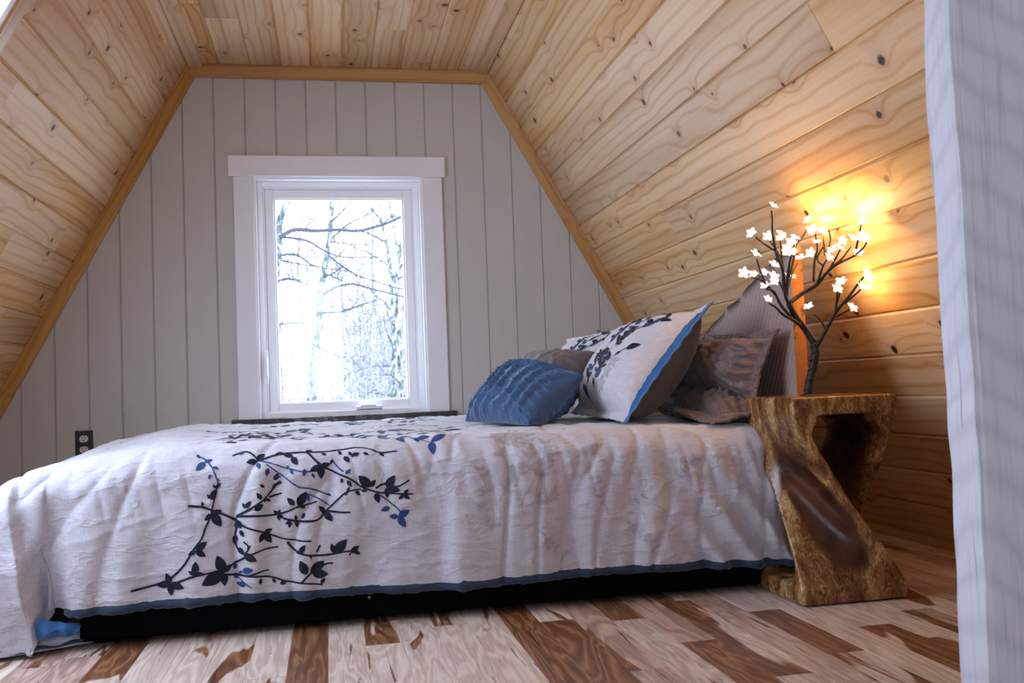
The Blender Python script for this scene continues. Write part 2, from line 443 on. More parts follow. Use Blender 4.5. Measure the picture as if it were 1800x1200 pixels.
# latch on the left of the sash, crank on the sill of the frame
bm = bmesh.new(); box_bm(bm, -.282, -.262, YB + .018, YB + .032, .63, .78, .004, 2); box_bm(bm, -.277, -.266, YB + .004, YB + .022, .665, .755, .004, 2)
obj('latch', from_bm(bm, 'latch'), M_VINYL, win, False)
bm = bmesh.new(); box_bm(bm, .115, .235, YB + .004, YB + .040, .503, .520, .006, 2); box_bm(bm, .135, .205, YB - .004, YB + .02, .514, .526, .005, 2)
obj('crank', from_bm(bm, 'crank'), M_VINYL, win, False)
tt = NT('dark_stone'); vv = objc(tt)
tt.set(tt.ramp(tt.noise(vv, 90, 4, .7), [(.35, (.018, .012, .012)), (.6, (.05, .03, .028)), (.74, (.20, .13, .12))]), .25); M_STONE = tt.m
bm = bmesh.new(); box_bm(bm, -.420, .568, YB - .055, YB + .03, .456, .480, .003, 2)
bmesh.ops.subdivide_edges(bm, edges=[e_ for e_ in bm.edges if e_.calc_length() > .5], cuts=40)
for v_ in bm.verts:
    if v_.co.y < YB - .04: v_.co.y += .004 * noise.noise(v_.co * 22); v_.co.z += .002 * noise.noise(v_.co * 40)
sl = obj('window_sill', from_bm(bm, 'sill'), M_STONE, win, False); sl['label'] = 'dark speckled stone sill'

# ------------------------------------------------------------------ window in the left slope (its trim shows top left)
win2 = empty('window_2', (XL(1.1), 2.0, 1.1)); win2['kind'] = 'structure'
a0, a1, y0, y1 = LW
def sp(a_, y_, h=0): return xl0(0) + AL * a_ + Vector((0, y_, 0)) + NL * h
board('casing', sp(a0 - .06, y1, 0), sp(a1 + .06, y1, 0), (0, 1, 0), NL, .062, .016, M_TRIM, win2)
board('casing', sp(a0 - .06, y0 - .062, 0), sp(a1 + .06, y0 - .062, 0), (0, 1, 0), NL, .062, .016, M_TRIM, win2)
board('casing', sp(a0 - .062, y0, 0), sp(a0 - .062, y1, 0), AL, NL, .062, .016, M_TRIM, win2)
board('casing', sp(a1, y0, 0), sp(a1, y1, 0), AL, NL, .062, .016, M_TRIM, win2)
board('window_frame', sp(a0, y1 - .03, -.05), sp(a1, y1 - .03, -.05), (0, 1, 0), NL, .03, .06, M_VINYL, win2)
board('window_frame', sp(a0, y0, -.05), sp(a1, y0, -.05), (0, 1, 0), NL, .03, .06, M_VINYL, win2)
board('window_frame', sp(a0, y0, -.05), sp(a0, y1, -.05), AL, NL, .03, .06, M_VINYL, win2)
board('window_frame', sp(a1 - .03, y0, -.05), sp(a1 - .03, y1, -.05), AL, NL, .03, .06, M_VINYL, win2)
board('pane', sp(a0 + .03, y0 + .03, -.03), sp(a0 + .03, y1 - .03, -.03), AL, NL, a1 - a0 - .06, .004, M_GLASS, win2, bev=0)

# ------------------------------------------------------------------ rough whitewashed post at the right
t = NT('whitewashed_rough_wood'); v = objc(t)
vert = t.noise(t.vmul(v, (1, 1, .03)), 150, 4, .6)
saw = t.n('TexWave', wave_type='BANDS', bands_direction='DIAGONAL'); t.put(saw.inputs['Vector'], t.vmul(v, (1, 0, 1.1))); saw.inputs['Scale'].default_value = 9; saw.inputs['Distortion'].default_value = 4; saw.inputs['Detail'].default_value = 2
sawp = t.math('POWER', saw.outputs['Fac'], 3)
patch = t.noise(t.vmul(v, (1, 1, .35)), 14, 4, .6)
streak = t.noise(t.vmul(v, (1, 1, .06)), 55, 3, .6, .4)
col = t.mix(patch, (.62, .64, .76), (.78, .79, .86))
col = t.mix(t.math('MULTIPLY', t.rng(vert, .52, .70), .35), col, (.33, .32, .40))
col = t.mix(t.math('MULTIPLY', t.rng(streak, .60, .70), .6), col, (.20, .15, .17))
col = t.mix(t.math('MULTIPLY', sawp, .25), col, (.38, .38, .48))
t.bump(t.math('ADD', vert, t.math('MULTIPLY', sawp, -.7)), .5, .004)
t.set(col, .8); M_POST = t.m
bm = bmesh.new()
pz1 = 2.055; NS = 110
PW, PD = .50, .13  # unseen part of the width enlarged to keep rear daylight off the lower slope
pax = Vector((math.cos(.40), -math.sin(.40), 0)); pay = Vector((math.sin(.40), math.cos(.40), 0)); pco = Vector((.797, 1.045, 0))
ringv = []
ccs = [(0, PD), (0, .008), (.003, .002)] + [(.012 + (PW - .024) * q / 16, 0) for q in range(17)] + [(PW - .003, .002), (PW, .008), (PW, PD)]
for i in range(NS + 1):
    z = pz1 * i / NS
    rv = []
    for k, (x, y) in enumerate(ccs):
        d = .0022 * noise.noise(Vector((x * 30, y * 9, z * 3.5))) + .0010 * noise.noise(Vector((x * 90, y * 30, z * 20)))
        q = pco + pax * x + pay * (y + d)
        if k <= 2: q += pax * (.0045 * noise.noise(Vector((1.3, 0, z * 3.2))) + .0022 * noise.noise(Vector((1.3, 5, z * 14))))
        rv.append(bm.verts.new((q.x, q.y, z * min(1, ((1.935 - q.x) / .565 - .006) / pz1))))
    ringv.append(rv)
for i in range(NS):
    for k in range(len(ringv[0])):
        k2 = (k + 1) % len(ringv[0])
        bm.faces.new((ringv[i][k], ringv[i][k2], ringv[i + 1][k2], ringv[i + 1][k]))
bm.faces.new(ringv[0][::-1]); bm.faces.new(ringv[-1])
bmesh.ops.recalc_face_normals(bm, faces=bm.faces)
post = obj('wooden_post', from_bm(bm, 'post'), M_POST, None, False)
tag(post, 'rough-sawn whitewashed timber post rising in the right foreground', 'post')

# ------------------------------------------------------------------ wall outlet
out = empty('wall_outlet', (-1.03, YB, .405)); tag(out, 'black duplex wall outlet low on the grey gable wall beside the bed foot', 'outlet')
box('cover_plate', -1.064, -.993, YB - .009, YB + .001, .347, .463, plain('black_plastic', (.01, .01, .012), .35), out, .004, 3)
M_RCP = plain('white_receptacle', (.75, .70, .72), .35); M_SLOT = plain('dark_slot', (.02, .015, .015), .6)
for zc in (.428, .382):
    bm = bmesh.new()
    bmesh.ops.create_cone(bm, cap_ends=True, segments=28, radius1=.0175, radius2=.0165, depth=.004, matrix=Matrix.Translation((-1.0285, YB - .011, zc)) @ Matrix.Rotation(math.radians(90), 4, 'X'))
    for v_ in bm.verts: v_.co.z = zc + max(-.0135, min(.0135, v_.co.z - zc))
    rc = obj('receptacle', from_bm(bm, 'rc'), M_RCP, out, False)
    bm = bmesh.new()
    for dx in (-.0065, .0065): box_bm(bm, -1.0285 + dx - .0012, -1.0285 + dx + .0012, YB - .0142, YB - .012, zc + .001, zc + .009, 0)
    box_bm(bm, -1.031, -1.026, YB - .0142, YB - .012, zc - .009, zc - .004, .001)
    obj('slots', from_bm(bm, 'sl'), M_SLOT, rc, False)

# traced point lists, metres
PRINT_STEMS = [('d',[(-0.471,0.377),(-0.42,0.369),(-0.383,0.355),(-0.351,0.325),(-0.33,0.293),(-0.309,0.265),(-0.3,0.24),(-0.288,0.215),(-0.283,0.19),(-0.276,0.161),(-0.27,0.138)]),('d',[(-0.38,0.37),(-0.335,0.355),(-0.311,0.351),(-0.287,0.348),(-0.262,0.346)]),('d',[(-0.262,0.346),(-0.229,0.327),(-0.195,0.311),(-0.166,0.302),(-0.133,0.298)]),('d',[(-0.262,0.356),(-0.205,0.363),(-0.155,0.369),(-0.114,0.383),(-0.072,0.39),(-0.03,0.398)]),('d',[(-0.205,0.363),(-0.176,0.355),(-0.155,0.352)]),('d',[(-0.34,0.187),(-0.307,0.191),(-0.283,0.201),(-0.251,0.216),(-0.231,0.228),(-0.21,0.244),(-0.161,0.262),(-0.124,0.278),(-0.082,0.287),(-0.053,0.29)]),('d',[(-0.23,0.219),(-0.185,0.22),(-0.143,0.221),(-0.114,0.216),(-0.084,0.205),(-0.058,0.2),(-0.037,0.195)]),('d',[(-0.226,0.217),(-0.201,0.206),(-0.172,0.189),(-0.15,0.169),(-0.133,0.148),(-0.124,0.14)]),('d',[(-0.15,0.177),(-0.121,0.17)]),('d',[(-0.118,0.231),(-0.081,0.24),(-0.038,0.24),(-0.016,0.22),(0.01,0.196),(0.036,0.176),(0.071,0.171)]),('d',[(-0.012,0.22),(0.018,0.225),(0.043,0.226)]),('d',[(-0.111,0.287),(-0.099,0.305),(-0.074,0.32),(-0.041,0.326),(0.002,0.325),(0.036,0.321),(0.058,0.325)]),('d',[(-0.041,0.318),(-0.032,0.301)]),('d',[(-0.227,0.236),(-0.234,0.27),(-0.228,0.296),(-0.212,0.31),(-0.2,0.293),(-0.213,0.28)]),('d',[(-0.081,0.39),(-0.063,0.372),(-0.042,0.356),(-0.016,0.347),(-0.003,0.348)]),('d',[(-0.06,0.066),(-0.03,0.102),(0.008,0.126),(0.046,0.146),(0.071,0.165),(0.106,0.18),(0.14,0.186),(0.198,0.191)]),('d',[(0.106,0.171),(0.128,0.162),(0.159,0.17),(0.19,0.156)]),('d',[(-0.238,0.066),(-0.205,0.054),(-0.175,0.084)]),('d',[(-0.171,0.084),(-0.141,0.072),(-0.107,0.066),(-0.056,0.066),(-0.012,0.066),(0.031,0.06),(0.075,0.06),(0.119,0.078),(0.163,0.078)]),('b',[(-0.27,0.138),(-0.282,0.102),(-0.3,0.072),(-0.318,0.06)]),('b',[(0.106,0.18),(0.135,0.204),(0.161,0.227),(0.173,0.25)]),('b',[(-0.175,0.084),(-0.141,0.096),(-0.107,0.108),(-0.073,0.12),(-0.039,0.12)]),('b',[(-0.158,0.096),(-0.12,0.126),(-0.083,0.156),(-0.049,0.164),(-0.007,0.182)]),('b',[(-0.062,0.174),(-0.033,0.189),(-0.008,0.206)]),('b',[(-0.23,0.367),(-0.212,0.381),(-0.197,0.393)]),('b',[(0.0,0.09),(0.017,0.114),(0.029,0.126)])]
PRINT_LEAVES = [('d',-0.384,0.368,-0.393,0.342),('d',-0.384,0.368,-0.383,0.396),('d',-0.384,0.368,-0.352,0.38),('d',-0.384,0.368,-0.416,0.37),('d',-0.262,0.35,-0.275,0.309),('d',-0.262,0.35,-0.311,0.376),('d',-0.262,0.35,-0.259,0.383),('d',-0.262,0.35,-0.243,0.333),('d',-0.326,0.349,-0.324,0.318),('d',-0.326,0.349,-0.341,0.34),('d',-0.326,0.349,-0.306,0.348),('d',-0.326,0.349,-0.331,0.357),('d',-0.322,0.293,-0.298,0.274),('d',-0.322,0.293,-0.34,0.301),('d',-0.322,0.293,-0.301,0.308),('d',-0.284,0.209,-0.262,0.202),('d',-0.284,0.209,-0.302,0.223),('d',-0.284,0.209,-0.264,0.24),('d',-0.287,0.173,-0.274,0.151),('d',-0.287,0.173,-0.295,0.162),('d',-0.287,0.173,-0.278,0.174),('d',-0.276,0.149,-0.264,0.138),('d',-0.276,0.149,-0.282,0.14),('d',-0.305,0.189,-0.307,0.178),('d',-0.226,0.228,-0.241,0.223),('d',-0.226,0.228,-0.218,0.248),('d',-0.226,0.228,-0.231,0.251),('d',-0.221,0.252,-0.212,0.268),('d',-0.231,0.262,-0.236,0.287),('d',-0.212,0.31,-0.183,0.327),('d',-0.203,0.297,-0.196,0.289),('d',-0.228,0.294,-0.211,0.31),('d',-0.163,0.262,-0.145,0.254),('d',-0.163,0.262,-0.176,0.283),('d',-0.163,0.262,-0.148,0.287),('d',-0.206,0.2,-0.214,0.188),('d',-0.206,0.2,-0.193,0.184),('d',-0.169,0.181,-0.179,0.165),('d',-0.159,0.181,-0.146,0.187),('d',-0.159,0.181,-0.163,0.189),('d',-0.185,0.207,-0.165,0.193),('d',-0.162,0.153,-0.172,0.145),('d',-0.135,0.146,-0.121,0.144),('d',-0.135,0.146,-0.142,0.156),('d',-0.139,0.138,-0.129,0.12),('d',-0.131,0.221,-0.141,0.21),('d',-0.131,0.221,-0.118,0.231),('d',-0.131,0.221,-0.129,0.235),('d',-0.131,0.221,-0.126,0.209),('d',-0.092,0.2,-0.108,0.182),('d',-0.084,0.201,-0.063,0.17),('d',-0.08,0.201,-0.066,0.209),('d',-0.102,0.238,-0.114,0.245),('d',-0.102,0.238,-0.106,0.254),('d',-0.089,0.237,-0.09,0.224),('d',-0.089,0.237,-0.087,0.255),('d',-0.076,0.234,-0.067,0.221),('d',-0.019,0.222,-0.034,0.207),('d',-0.019,0.222,-0.002,0.246),('d',-0.019,0.222,-0.027,0.225),('d',0.036,0.176,0.031,0.185),('d',0.036,0.176,0.042,0.164),('d',0.056,0.175,0.067,0.187),('d',0.071,0.174,0.085,0.177),('d',-0.083,0.318,-0.069,0.298),('d',-0.083,0.318,-0.091,0.312),('d',-0.058,0.325,-0.055,0.333),('d',0.002,0.324,-0.007,0.3),('d',0.002,0.324,0.031,0.292),('d',0.04,0.326,0.061,0.31),('d',0.04,0.326,0.036,0.333),('d',0.049,0.324,0.064,0.331),('d',-0.067,0.369,-0.082,0.335),('d',-0.057,0.368,-0.025,0.34),('d',-0.053,0.37,-0.016,0.373),('d',-0.024,0.349,-0.031,0.355),('d',-0.034,0.395,-0.025,0.381),('d',-0.142,0.385,-0.148,0.374),('d',-0.131,0.388,-0.113,0.382),('d',-0.177,0.385,-0.174,0.37),('d',-0.026,0.108,-0.053,0.12),('d',-0.026,0.108,-0.003,0.102),('d',-0.026,0.108,-0.026,0.141),('d',-0.026,0.108,-0.035,0.096),('d',0.024,0.142,0.023,0.154),('d',0.037,0.148,0.047,0.164),('d',0.093,0.167,0.065,0.138),('d',0.093,0.167,0.106,0.15),('d',0.105,0.183,0.113,0.208),('d',0.133,0.172,0.134,0.197),('d',0.133,0.172,0.154,0.142),('d',0.133,0.172,0.166,0.18),('d',0.175,0.191,0.186,0.178),('d',0.175,0.191,0.162,0.202),('d',0.175,0.191,0.189,0.203),('d',-0.179,0.084,-0.204,0.09),('d',-0.179,0.084,-0.162,0.06),('d',0.004,0.09,-0.004,0.102),('d',0.024,0.078,0.017,0.066),('d',0.05,0.084,0.069,0.078),('d',0.05,0.084,0.042,0.072),('d',0.05,0.084,0.052,0.09),('d',0.031,0.084,0.044,0.102),('d',-0.116,0.066,-0.135,0.066),('d',-0.116,0.066,-0.093,0.078),('d',-0.096,0.078,-0.083,0.102),('d',-0.013,0.078,-0.025,0.072),('d',0.119,0.078,0.13,0.09),('d',0.079,0.078,0.092,0.084),('d',-0.064,0.066,-0.047,0.06),('b',-0.302,0.078,-0.285,0.072),('b',-0.302,0.078,-0.321,0.102),('b',-0.282,0.096,-0.269,0.102),('b',-0.287,0.114,-0.291,0.126),('b',-0.274,0.126,-0.266,0.132),('b',-0.322,0.054,-0.316,0.066),('b',-0.219,0.351,-0.191,0.348),('b',-0.219,0.351,-0.229,0.356),('b',-0.237,0.346,-0.235,0.331),('b',-0.23,0.367,-0.24,0.364),('b',-0.212,0.386,-0.235,0.38),('b',0.139,0.221,0.117,0.227),('b',0.16,0.245,0.137,0.242),('b',0.16,0.245,0.177,0.272),('b',0.16,0.245,0.188,0.23),('b',-0.153,0.108,-0.157,0.126),('b',-0.13,0.126,-0.123,0.132),('b',-0.13,0.126,-0.139,0.132),('b',-0.103,0.102,-0.11,0.108),('b',-0.099,0.114,-0.093,0.126),('b',-0.048,0.126,-0.042,0.138),('b',-0.065,0.114,-0.068,0.132),('b',-0.062,0.176,-0.057,0.193),('b',0.033,0.132,0.046,0.12),('b',-0.177,0.09,-0.173,0.108),('b',-0.011,0.178,-0.003,0.185),('b',-0.226,0.06,-0.211,0.06)]
LAMP_BRANCHES = [(0.0105,0.0095,[(1.257,2.298,0.53),(1.265,2.299,0.562),(1.277,2.295,0.608),(1.282,2.29,0.638),(1.282,2.293,0.664)]),(0.0085,0.0065,[(1.282,2.293,0.664),(1.261,2.297,0.7),(1.233,2.292,0.736),(1.211,2.288,0.772)]),(0.0045,0.002,[(1.211,2.288,0.772),(1.202,2.284,0.792),(1.196,2.28,0.827),(1.193,2.276,0.862),(1.174,2.27,0.902),(1.164,2.265,0.957),(1.164,2.262,0.992),(1.16,2.259,1.017)]),(0.0026,0.0016,[(1.174,2.28,0.914),(1.138,2.265,0.93),(1.107,2.25,0.945)]),(0.0026,0.0016,[(1.197,2.285,0.864),(1.188,2.292,0.911),(1.171,2.298,0.942)]),(0.003,0.0016,[(1.2,2.285,0.833),(1.2,2.289,0.895),(1.199,2.293,0.941)]),(0.0038,0.002,[(1.206,2.287,0.792),(1.203,2.271,0.841),(1.206,2.256,0.89),(1.211,2.241,0.923)]),(0.003,0.0016,[(1.215,2.288,0.843),(1.232,2.295,0.88),(1.25,2.302,0.932),(1.272,2.31,0.954),(1.297,2.318,0.986)]),(0.003,0.0016,[(1.21,2.287,0.813),(1.239,2.31,0.861),(1.268,2.333,0.887)]),(0.0045,0.0018,[(1.261,2.297,0.7),(1.221,2.281,0.725),(1.181,2.265,0.74),(1.153,2.251,0.76),(1.128,2.237,0.769)]),(0.004,0.0018,[(1.221,2.29,0.731),(1.187,2.284,0.767),(1.165,2.28,0.803),(1.142,2.276,0.81)]),(0.003,0.0016,[(1.187,2.284,0.767),(1.172,2.288,0.798),(1.144,2.29,0.829),(1.125,2.293,0.84),(1.097,2.295,0.851)]),(0.0026,0.0016,[(1.147,2.277,0.808),(1.124,2.268,0.857),(1.112,2.261,0.889)]),(0.0026,0.0016,[(1.198,2.285,0.803),(1.187,2.297,0.845),(1.185,2.31,0.87)]),(0.0055,0.002,[(1.211,2.288,0.772),(1.255,2.295,0.797),(1.295,2.285,0.821),(1.307,2.263,0.844),(1.32,2.237,0.866),(1.337,2.199,0.878),(1.347,2.175,0.884)]),(0.0028,0.0016,[(1.332,2.21,0.874),(1.338,2.173,0.881),(1.343,2.137,0.895),(1.342,2.116,0.909)]),(0.003,0.0016,[(1.295,2.285,0.821),(1.297,2.254,0.863),(1.294,2.228,0.88)]),(0.003,0.0016,[(1.307,2.263,0.844),(1.318,2.242,0.871),(1.333,2.215,0.915)]),(0.003,0.0016,[(1.32,2.237,0.866),(1.337,2.225,0.884),(1.356,2.209,0.914)]),(0.0032,0.0016,[(1.291,2.295,0.833),(1.297,2.296,0.884),(1.305,2.291,0.92),(1.306,2.3,0.96)]),(0.0024,0.0016,[(1.31,2.263,0.9),(1.322,2.289,0.95)]),(0.0024,0.0016,[(1.31,2.263,0.897),(1.328,2.262,0.935),(1.336,2.283,0.97)]),(0.0026,0.0016,[(1.348,2.175,0.901),(1.347,2.157,0.933),(1.345,2.142,0.957)]),(0.0022,0.0016,[(1.306,2.269,0.87),(1.299,2.285,0.893),(1.311,2.263,0.925)]),(0.005,0.002,[(1.282,2.291,0.648),(1.292,2.274,0.677),(1.303,2.253,0.711),(1.315,2.231,0.744),(1.331,2.199,0.776),(1.344,2.173,0.807),(1.352,2.154,0.825)]),(0.0028,0.0016,[(1.314,2.234,0.74),(1.31,2.214,0.783),(1.301,2.2,0.794)]),(0.0028,0.0016,[(1.325,2.21,0.762),(1.331,2.163,0.782),(1.328,2.132,0.791)]),(0.0024,0.0016,[(1.314,2.231,0.729),(1.309,2.185,0.736),(1.301,2.144,0.741)]),(0.0024,0.0014,[(1.3,2.258,0.696),(1.281,2.259,0.727),(1.262,2.256,0.74)]),(0.0024,0.0014,[(1.317,2.229,0.764),(1.323,2.221,0.793),(1.326,2.215,0.808)])]
LAMP_BLOSSOMS = [(1.163,2.259,1.027),(1.096,2.248,0.953),(1.166,2.297,0.952),(1.2,2.293,0.957),(1.184,2.263,0.942),(1.212,2.241,0.938),(1.299,2.318,1.0),(1.309,2.318,0.976),(1.283,2.298,0.966),(1.276,2.334,0.898),(1.229,2.308,0.843),(1.198,2.257,0.915),(1.182,2.236,0.898),(1.208,2.241,0.903),(1.216,2.269,0.933),(1.123,2.236,0.778),(1.139,2.275,0.817),(1.089,2.294,0.855),(1.115,2.289,0.85),(1.107,2.26,0.9),(1.184,2.31,0.876),(1.154,2.259,0.841),(1.168,2.28,0.828),(1.136,2.275,0.854),(1.342,2.115,0.915),(1.35,2.169,0.887),(1.296,2.225,0.885),(1.333,2.215,0.926),(1.358,2.206,0.93),(1.305,2.304,0.976),(1.321,2.291,0.962),(1.346,2.139,0.965),(1.292,2.3,0.908),(1.302,2.285,0.934),(1.308,2.222,0.903),(1.322,2.215,0.907),(1.351,2.147,0.929),(1.355,2.147,0.834),(1.37,2.159,0.82),(1.301,2.2,0.8),(1.326,2.215,0.817),(1.329,2.132,0.796),(1.357,2.136,0.793),(1.303,2.139,0.744),(1.252,2.258,0.758),(1.328,2.304,0.997),(1.333,2.27,0.993)]
TREES = [('left',[(0.075,0.035,[(-0.76,12.0,-2.75),(-0.71,12.0,1.247),(-0.681,12.0,1.604),(-0.658,12.0,1.902),(-0.606,12.0,2.261),(-0.578,12.0,2.562),(-0.548,12.0,2.803),(-0.454,12.0,3.03),(-0.358,12.0,3.35)]),(0.03,0.015,[(-0.578,12.015,2.565),(-0.678,11.952,2.705),(-0.767,11.862,2.928)]),(0.03,0.012,[(-0.557,11.943,2.559),(-0.377,12.025,2.671),(-0.113,12.104,2.668),(0.186,12.08,2.677),(0.42,11.894,2.629),(0.733,12.08,2.736),(0.899,11.807,2.763),(1.058,12.226,2.903),(1.252,12.258,3.004)]),(0.018,0.006,[(-0.569,12.014,2.58),(-0.231,11.89,2.511),(-0.001,12.065,2.4),(0.232,11.908,2.299),(0.702,11.775,2.274)]),(0.015,0.006,[(-0.595,12.005,2.337),(-0.353,11.902,2.334),(-0.124,11.898,2.181),(0.294,12.235,2.159)]),(0.012,0.005,[(-0.601,11.983,2.289),(-0.331,12.041,2.233),(-0.094,11.809,2.169)]),(0.016,0.005,[(-0.638,11.94,1.985),(-0.482,12.043,2.054),(-0.281,12.163,2.005),(-0.134,12.165,1.941)]),(0.014,0.005,[(-0.686,12.025,1.462),(-0.413,12.14,1.494),(-0.202,11.863,1.447)]),(0.01,0.005,[(-0.574,11.942,1.471),(-0.595,11.901,1.356),(-0.666,12.108,1.296)]),(0.01,0.004,[(0.726,11.962,2.715),(0.845,11.88,2.807),(0.996,11.885,2.777)])]),('centre',[(0.075,0.03,[(-0.331,14.0,-2.75),(-0.281,14.0,-0.155),(-0.254,14.0,0.434),(-0.202,14.0,1.06),(-0.136,14.0,1.583),(-0.089,14.0,2.04),(-0.027,14.0,2.392),(0.054,14.0,2.816),(0.099,14.0,3.172),(0.118,14.0,3.457),(0.148,14.0,4.03)]),(0.022,0.007,[(-0.072,13.981,2.02),(0.121,13.961,2.137),(0.362,13.87,2.176),(0.605,13.911,2.123),(0.943,13.778,2.014),(1.218,14.159,1.987)]),(0.014,0.006,[(-0.028,14.013,2.358),(0.125,13.897,2.288),(0.334,14.172,2.2)]),(0.016,0.006,[(0.025,13.978,2.636),(0.371,13.999,2.368),(0.644,13.923,2.248),(1.04,14.109,2.138),(1.232,13.858,2.071)]),(0.02,0.006,[(-0.062,13.989,1.774),(0.214,13.949,1.782),(0.535,14.12,1.897),(0.8,13.759,1.945)]),(0.014,0.005,[(-0.03,13.944,2.296),(0.093,14.103,2.368),(0.338,13.903,2.515),(0.567,13.828,2.696)]),(0.014,0.006,[(0.098,13.953,3.127),(0.292,13.875,3.289),(0.426,14.142,3.504)]),(0.016,0.006,[(0.056,14.06,2.897),(0.145,14.107,2.94),(0.355,13.899,3.081),(0.65,14.147,3.27),(0.89,14.188,3.441)]),(0.01,0.004,[(-0.158,13.985,1.408),(0.041,13.972,1.752),(0.117,14.167,1.981)]),(0.012,0.005,[(-0.295,13.951,1.357),(-0.077,13.951,1.228),(0.225,13.817,1.074)]),(0.01,0.004,[(0.077,14.033,2.999),(-0.194,13.936,3.161),(-0.36,13.817,3.192)]),(0.01,0.004,[(0.065,13.974,2.83),(0.487,13.949,2.776),(0.9,13.809,2.778)])]),('right',[(0.06,0.02,[(0.9929999999999999,16.0,-2.75),(1.043,16.0,-0.328),(1.084,16.0,0.679),(1.104,16.0,1.287),(1.104,16.0,1.898),(1.102,16.0,2.47),(1.072,16.0,2.799),(1.042,16.0,3.127),(0.934,16.0,3.539),(0.624,16.0,3.95),(0.554,16.0,4.279)]),(0.02,0.006,[(1.103,16.018,2.473),(1.346,15.858,2.816),(1.468,15.803,2.97)]),(0.018,0.005,[(1.042,15.996,3.127),(0.722,15.934,3.283),(0.323,15.815,3.345)]),(0.012,0.005,[(1.092,16.029,2.72),(0.71,15.899,2.951),(0.555,15.878,3.112)]),(0.012,0.005,[(1.099,16.057,1.005),(0.748,15.877,1.011)]),(0.012,0.005,[(1.095,15.96,1.083),(1.436,16.177,1.058)]),(0.012,0.005,[(1.06,16.023,0.498),(0.646,16.153,0.575)]),(0.012,0.004,[(1.106,16.034,1.901),(0.936,16.103,2.157),(0.725,15.848,2.216)]),(0.012,0.004,[(1.105,16.016,1.288),(0.976,16.027,1.659),(0.952,15.826,1.887)])]),('far right',[(0.055,0.025,[(1.0859999999999999,15.0,-2.75),(1.136,15.0,-0.279),(1.137,15.0,0.668),(1.126,15.0,1.126),(1.12,15.0,1.508),(1.09,15.0,2.006),(1.112,15.0,2.428),(1.206,15.0,2.966),(1.295,15.0,3.353),(1.33,15.0,3.819)]),(0.012,0.004,[(1.117,14.966,1.506),(0.982,15.099,1.748),(0.939,15.163,2.064)]),(0.012,0.004,[(1.126,14.946,0.668),(0.988,15.061,0.827),(0.84,15.13,0.834)]),(0.012,0.004,[(1.117,14.996,2.35),(1.295,14.888,2.488)]),(0.012,0.004,[(1.193,14.969,2.884),(1.019,15.023,3.049),(0.837,15.14,3.108)])]),('stub',[(0.07,0.06,[(-0.323,13.0,-2.75),(-0.273,13.0,-0.102),(-0.25,13.0,0.51),(-0.236,13.0,0.768),(-0.235,13.0,1.043)])])]

# ------------------------------------------------------------------ bed: base, mattress, live-edge headboard
bed = empty('bed', (.28, 3.1, 0)); tag(bed, 'low bed with a black fabric base and a rough live-edge wooden headboard', 'bed')
bm = bmesh.new(); box_bm(bm, -.600, 1.268, 2.395, 3.92, .012, .215, .012, 3)
obj('bed_base', from_bm(bm, 'base'), M_BLACK, bed)
for x in (-.55, 1.2):
    for y in (2.46, 3.85): box('leg', x - .03, x + .03, y - .03, y + .03, .0, .02, M_BLACK, bed, .002)
bm = bmesh.new(); bmesh.ops.create_icosphere(bm, subdivisions=2, radius=.004, matrix=Matrix.Translation((.083, 2.394, .065)) @ Matrix.Diagonal((1, .5, 1, 1)))
obj('bolt', from_bm(bm, 'bolt'), plain('brass_pin', (.35, .28, .16), .35, Metallic=.8), bed)
box('mattress', -.62, 1.262, 2.44, 3.88, .215, .40, M_SHAM, bed, .05, 5, smooth=True)
# headboard slab: face towards the foot of the bed, end grain towards the camera
t = NT('headboard_face'); v = objc(t)
sawm = t.n('TexWave', wave_type='BANDS', bands_direction='DIAGONAL'); t.put(sawm.inputs['Vector'], t.vmul(v, (0, 1, .6))); sawm.inputs['Scale'].default_value = 26; sawm.inputs['Distortion'].default_value = 2.5; sawm.inputs['Detail'].default_value = 2
g = t.noise(t.vmul(v, (3, 2, 14)), 3, 4, .6, .8)
bark = attr(t, 'bark').outputs['Fac']
col = t.mix(g, (.36, .25, .22), (.24, .155, .13))
col = t.mix(t.math('MULTIPLY', sawm.outputs['Fac'], .3), col, (.46, .35, .31))
col = t.mix(bark, col, (.030, .018, .016))
t.bump(t.math('ADD', sawm.outputs['Fac'], g), .4, .003); t.set(col, .75); M_HBF = t.m
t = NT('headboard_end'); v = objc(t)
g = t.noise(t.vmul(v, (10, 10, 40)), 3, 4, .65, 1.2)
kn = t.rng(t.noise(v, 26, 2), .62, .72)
col = t.mix(g, (.50, .20, .055), (.30, .10, .022)); col = t.mix(kn, col, (.10, .03, .01))  # orange of the lamp's glow is put into the end-grain colour
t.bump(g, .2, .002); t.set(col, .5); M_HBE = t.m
ys = np.linspace(2.39, 3.86, 74)
def htop(y):
    pts = [(2.39, .945), (2.55, .905), (2.73, .836), (2.86, .80), (3.0, .747), (3.2, .715), (3.45, .70), (3.7, .685), (3.86, .66)]
    for (a, b), (c, d) in zip(pts, pts[1:]):
        if y <= c: return b + (d - b) * (y - a) / (c - a)
    return pts[-1][1]
V = []; F = []; BK = []; NR_ = 12
def hx(z): return 1.276 + .0 * z
for side, xo in ((0, 0.0), (1, .036)):
    for i, y in enumerate(ys):
        zt = htop(y) + .008 * noise.noise(Vector((y * 14, 3, 0))) + .005 * noise.noise(Vector((y * 45, 8, 0)))
        if i == 0: zt -= .004
        for k in range(NR_ + 1):
            f_ = k / NR_; f_ = 1 - (1 - f_) ** 1.8
            z = .02 + (zt - .02) * f_
            x = 1.276 + xo + (.006 * (k >= NR_) * (1 if side == 0 else -1)) + .0015 * noise.noise(Vector((y * 8, z * 8, side * 9)))
            V.append((x, y, z)); BK.append(1.0 if k >= NR_ - 1 + (noise.noise(Vector((y * 20, 1, 1))) > .2) else 0.0)
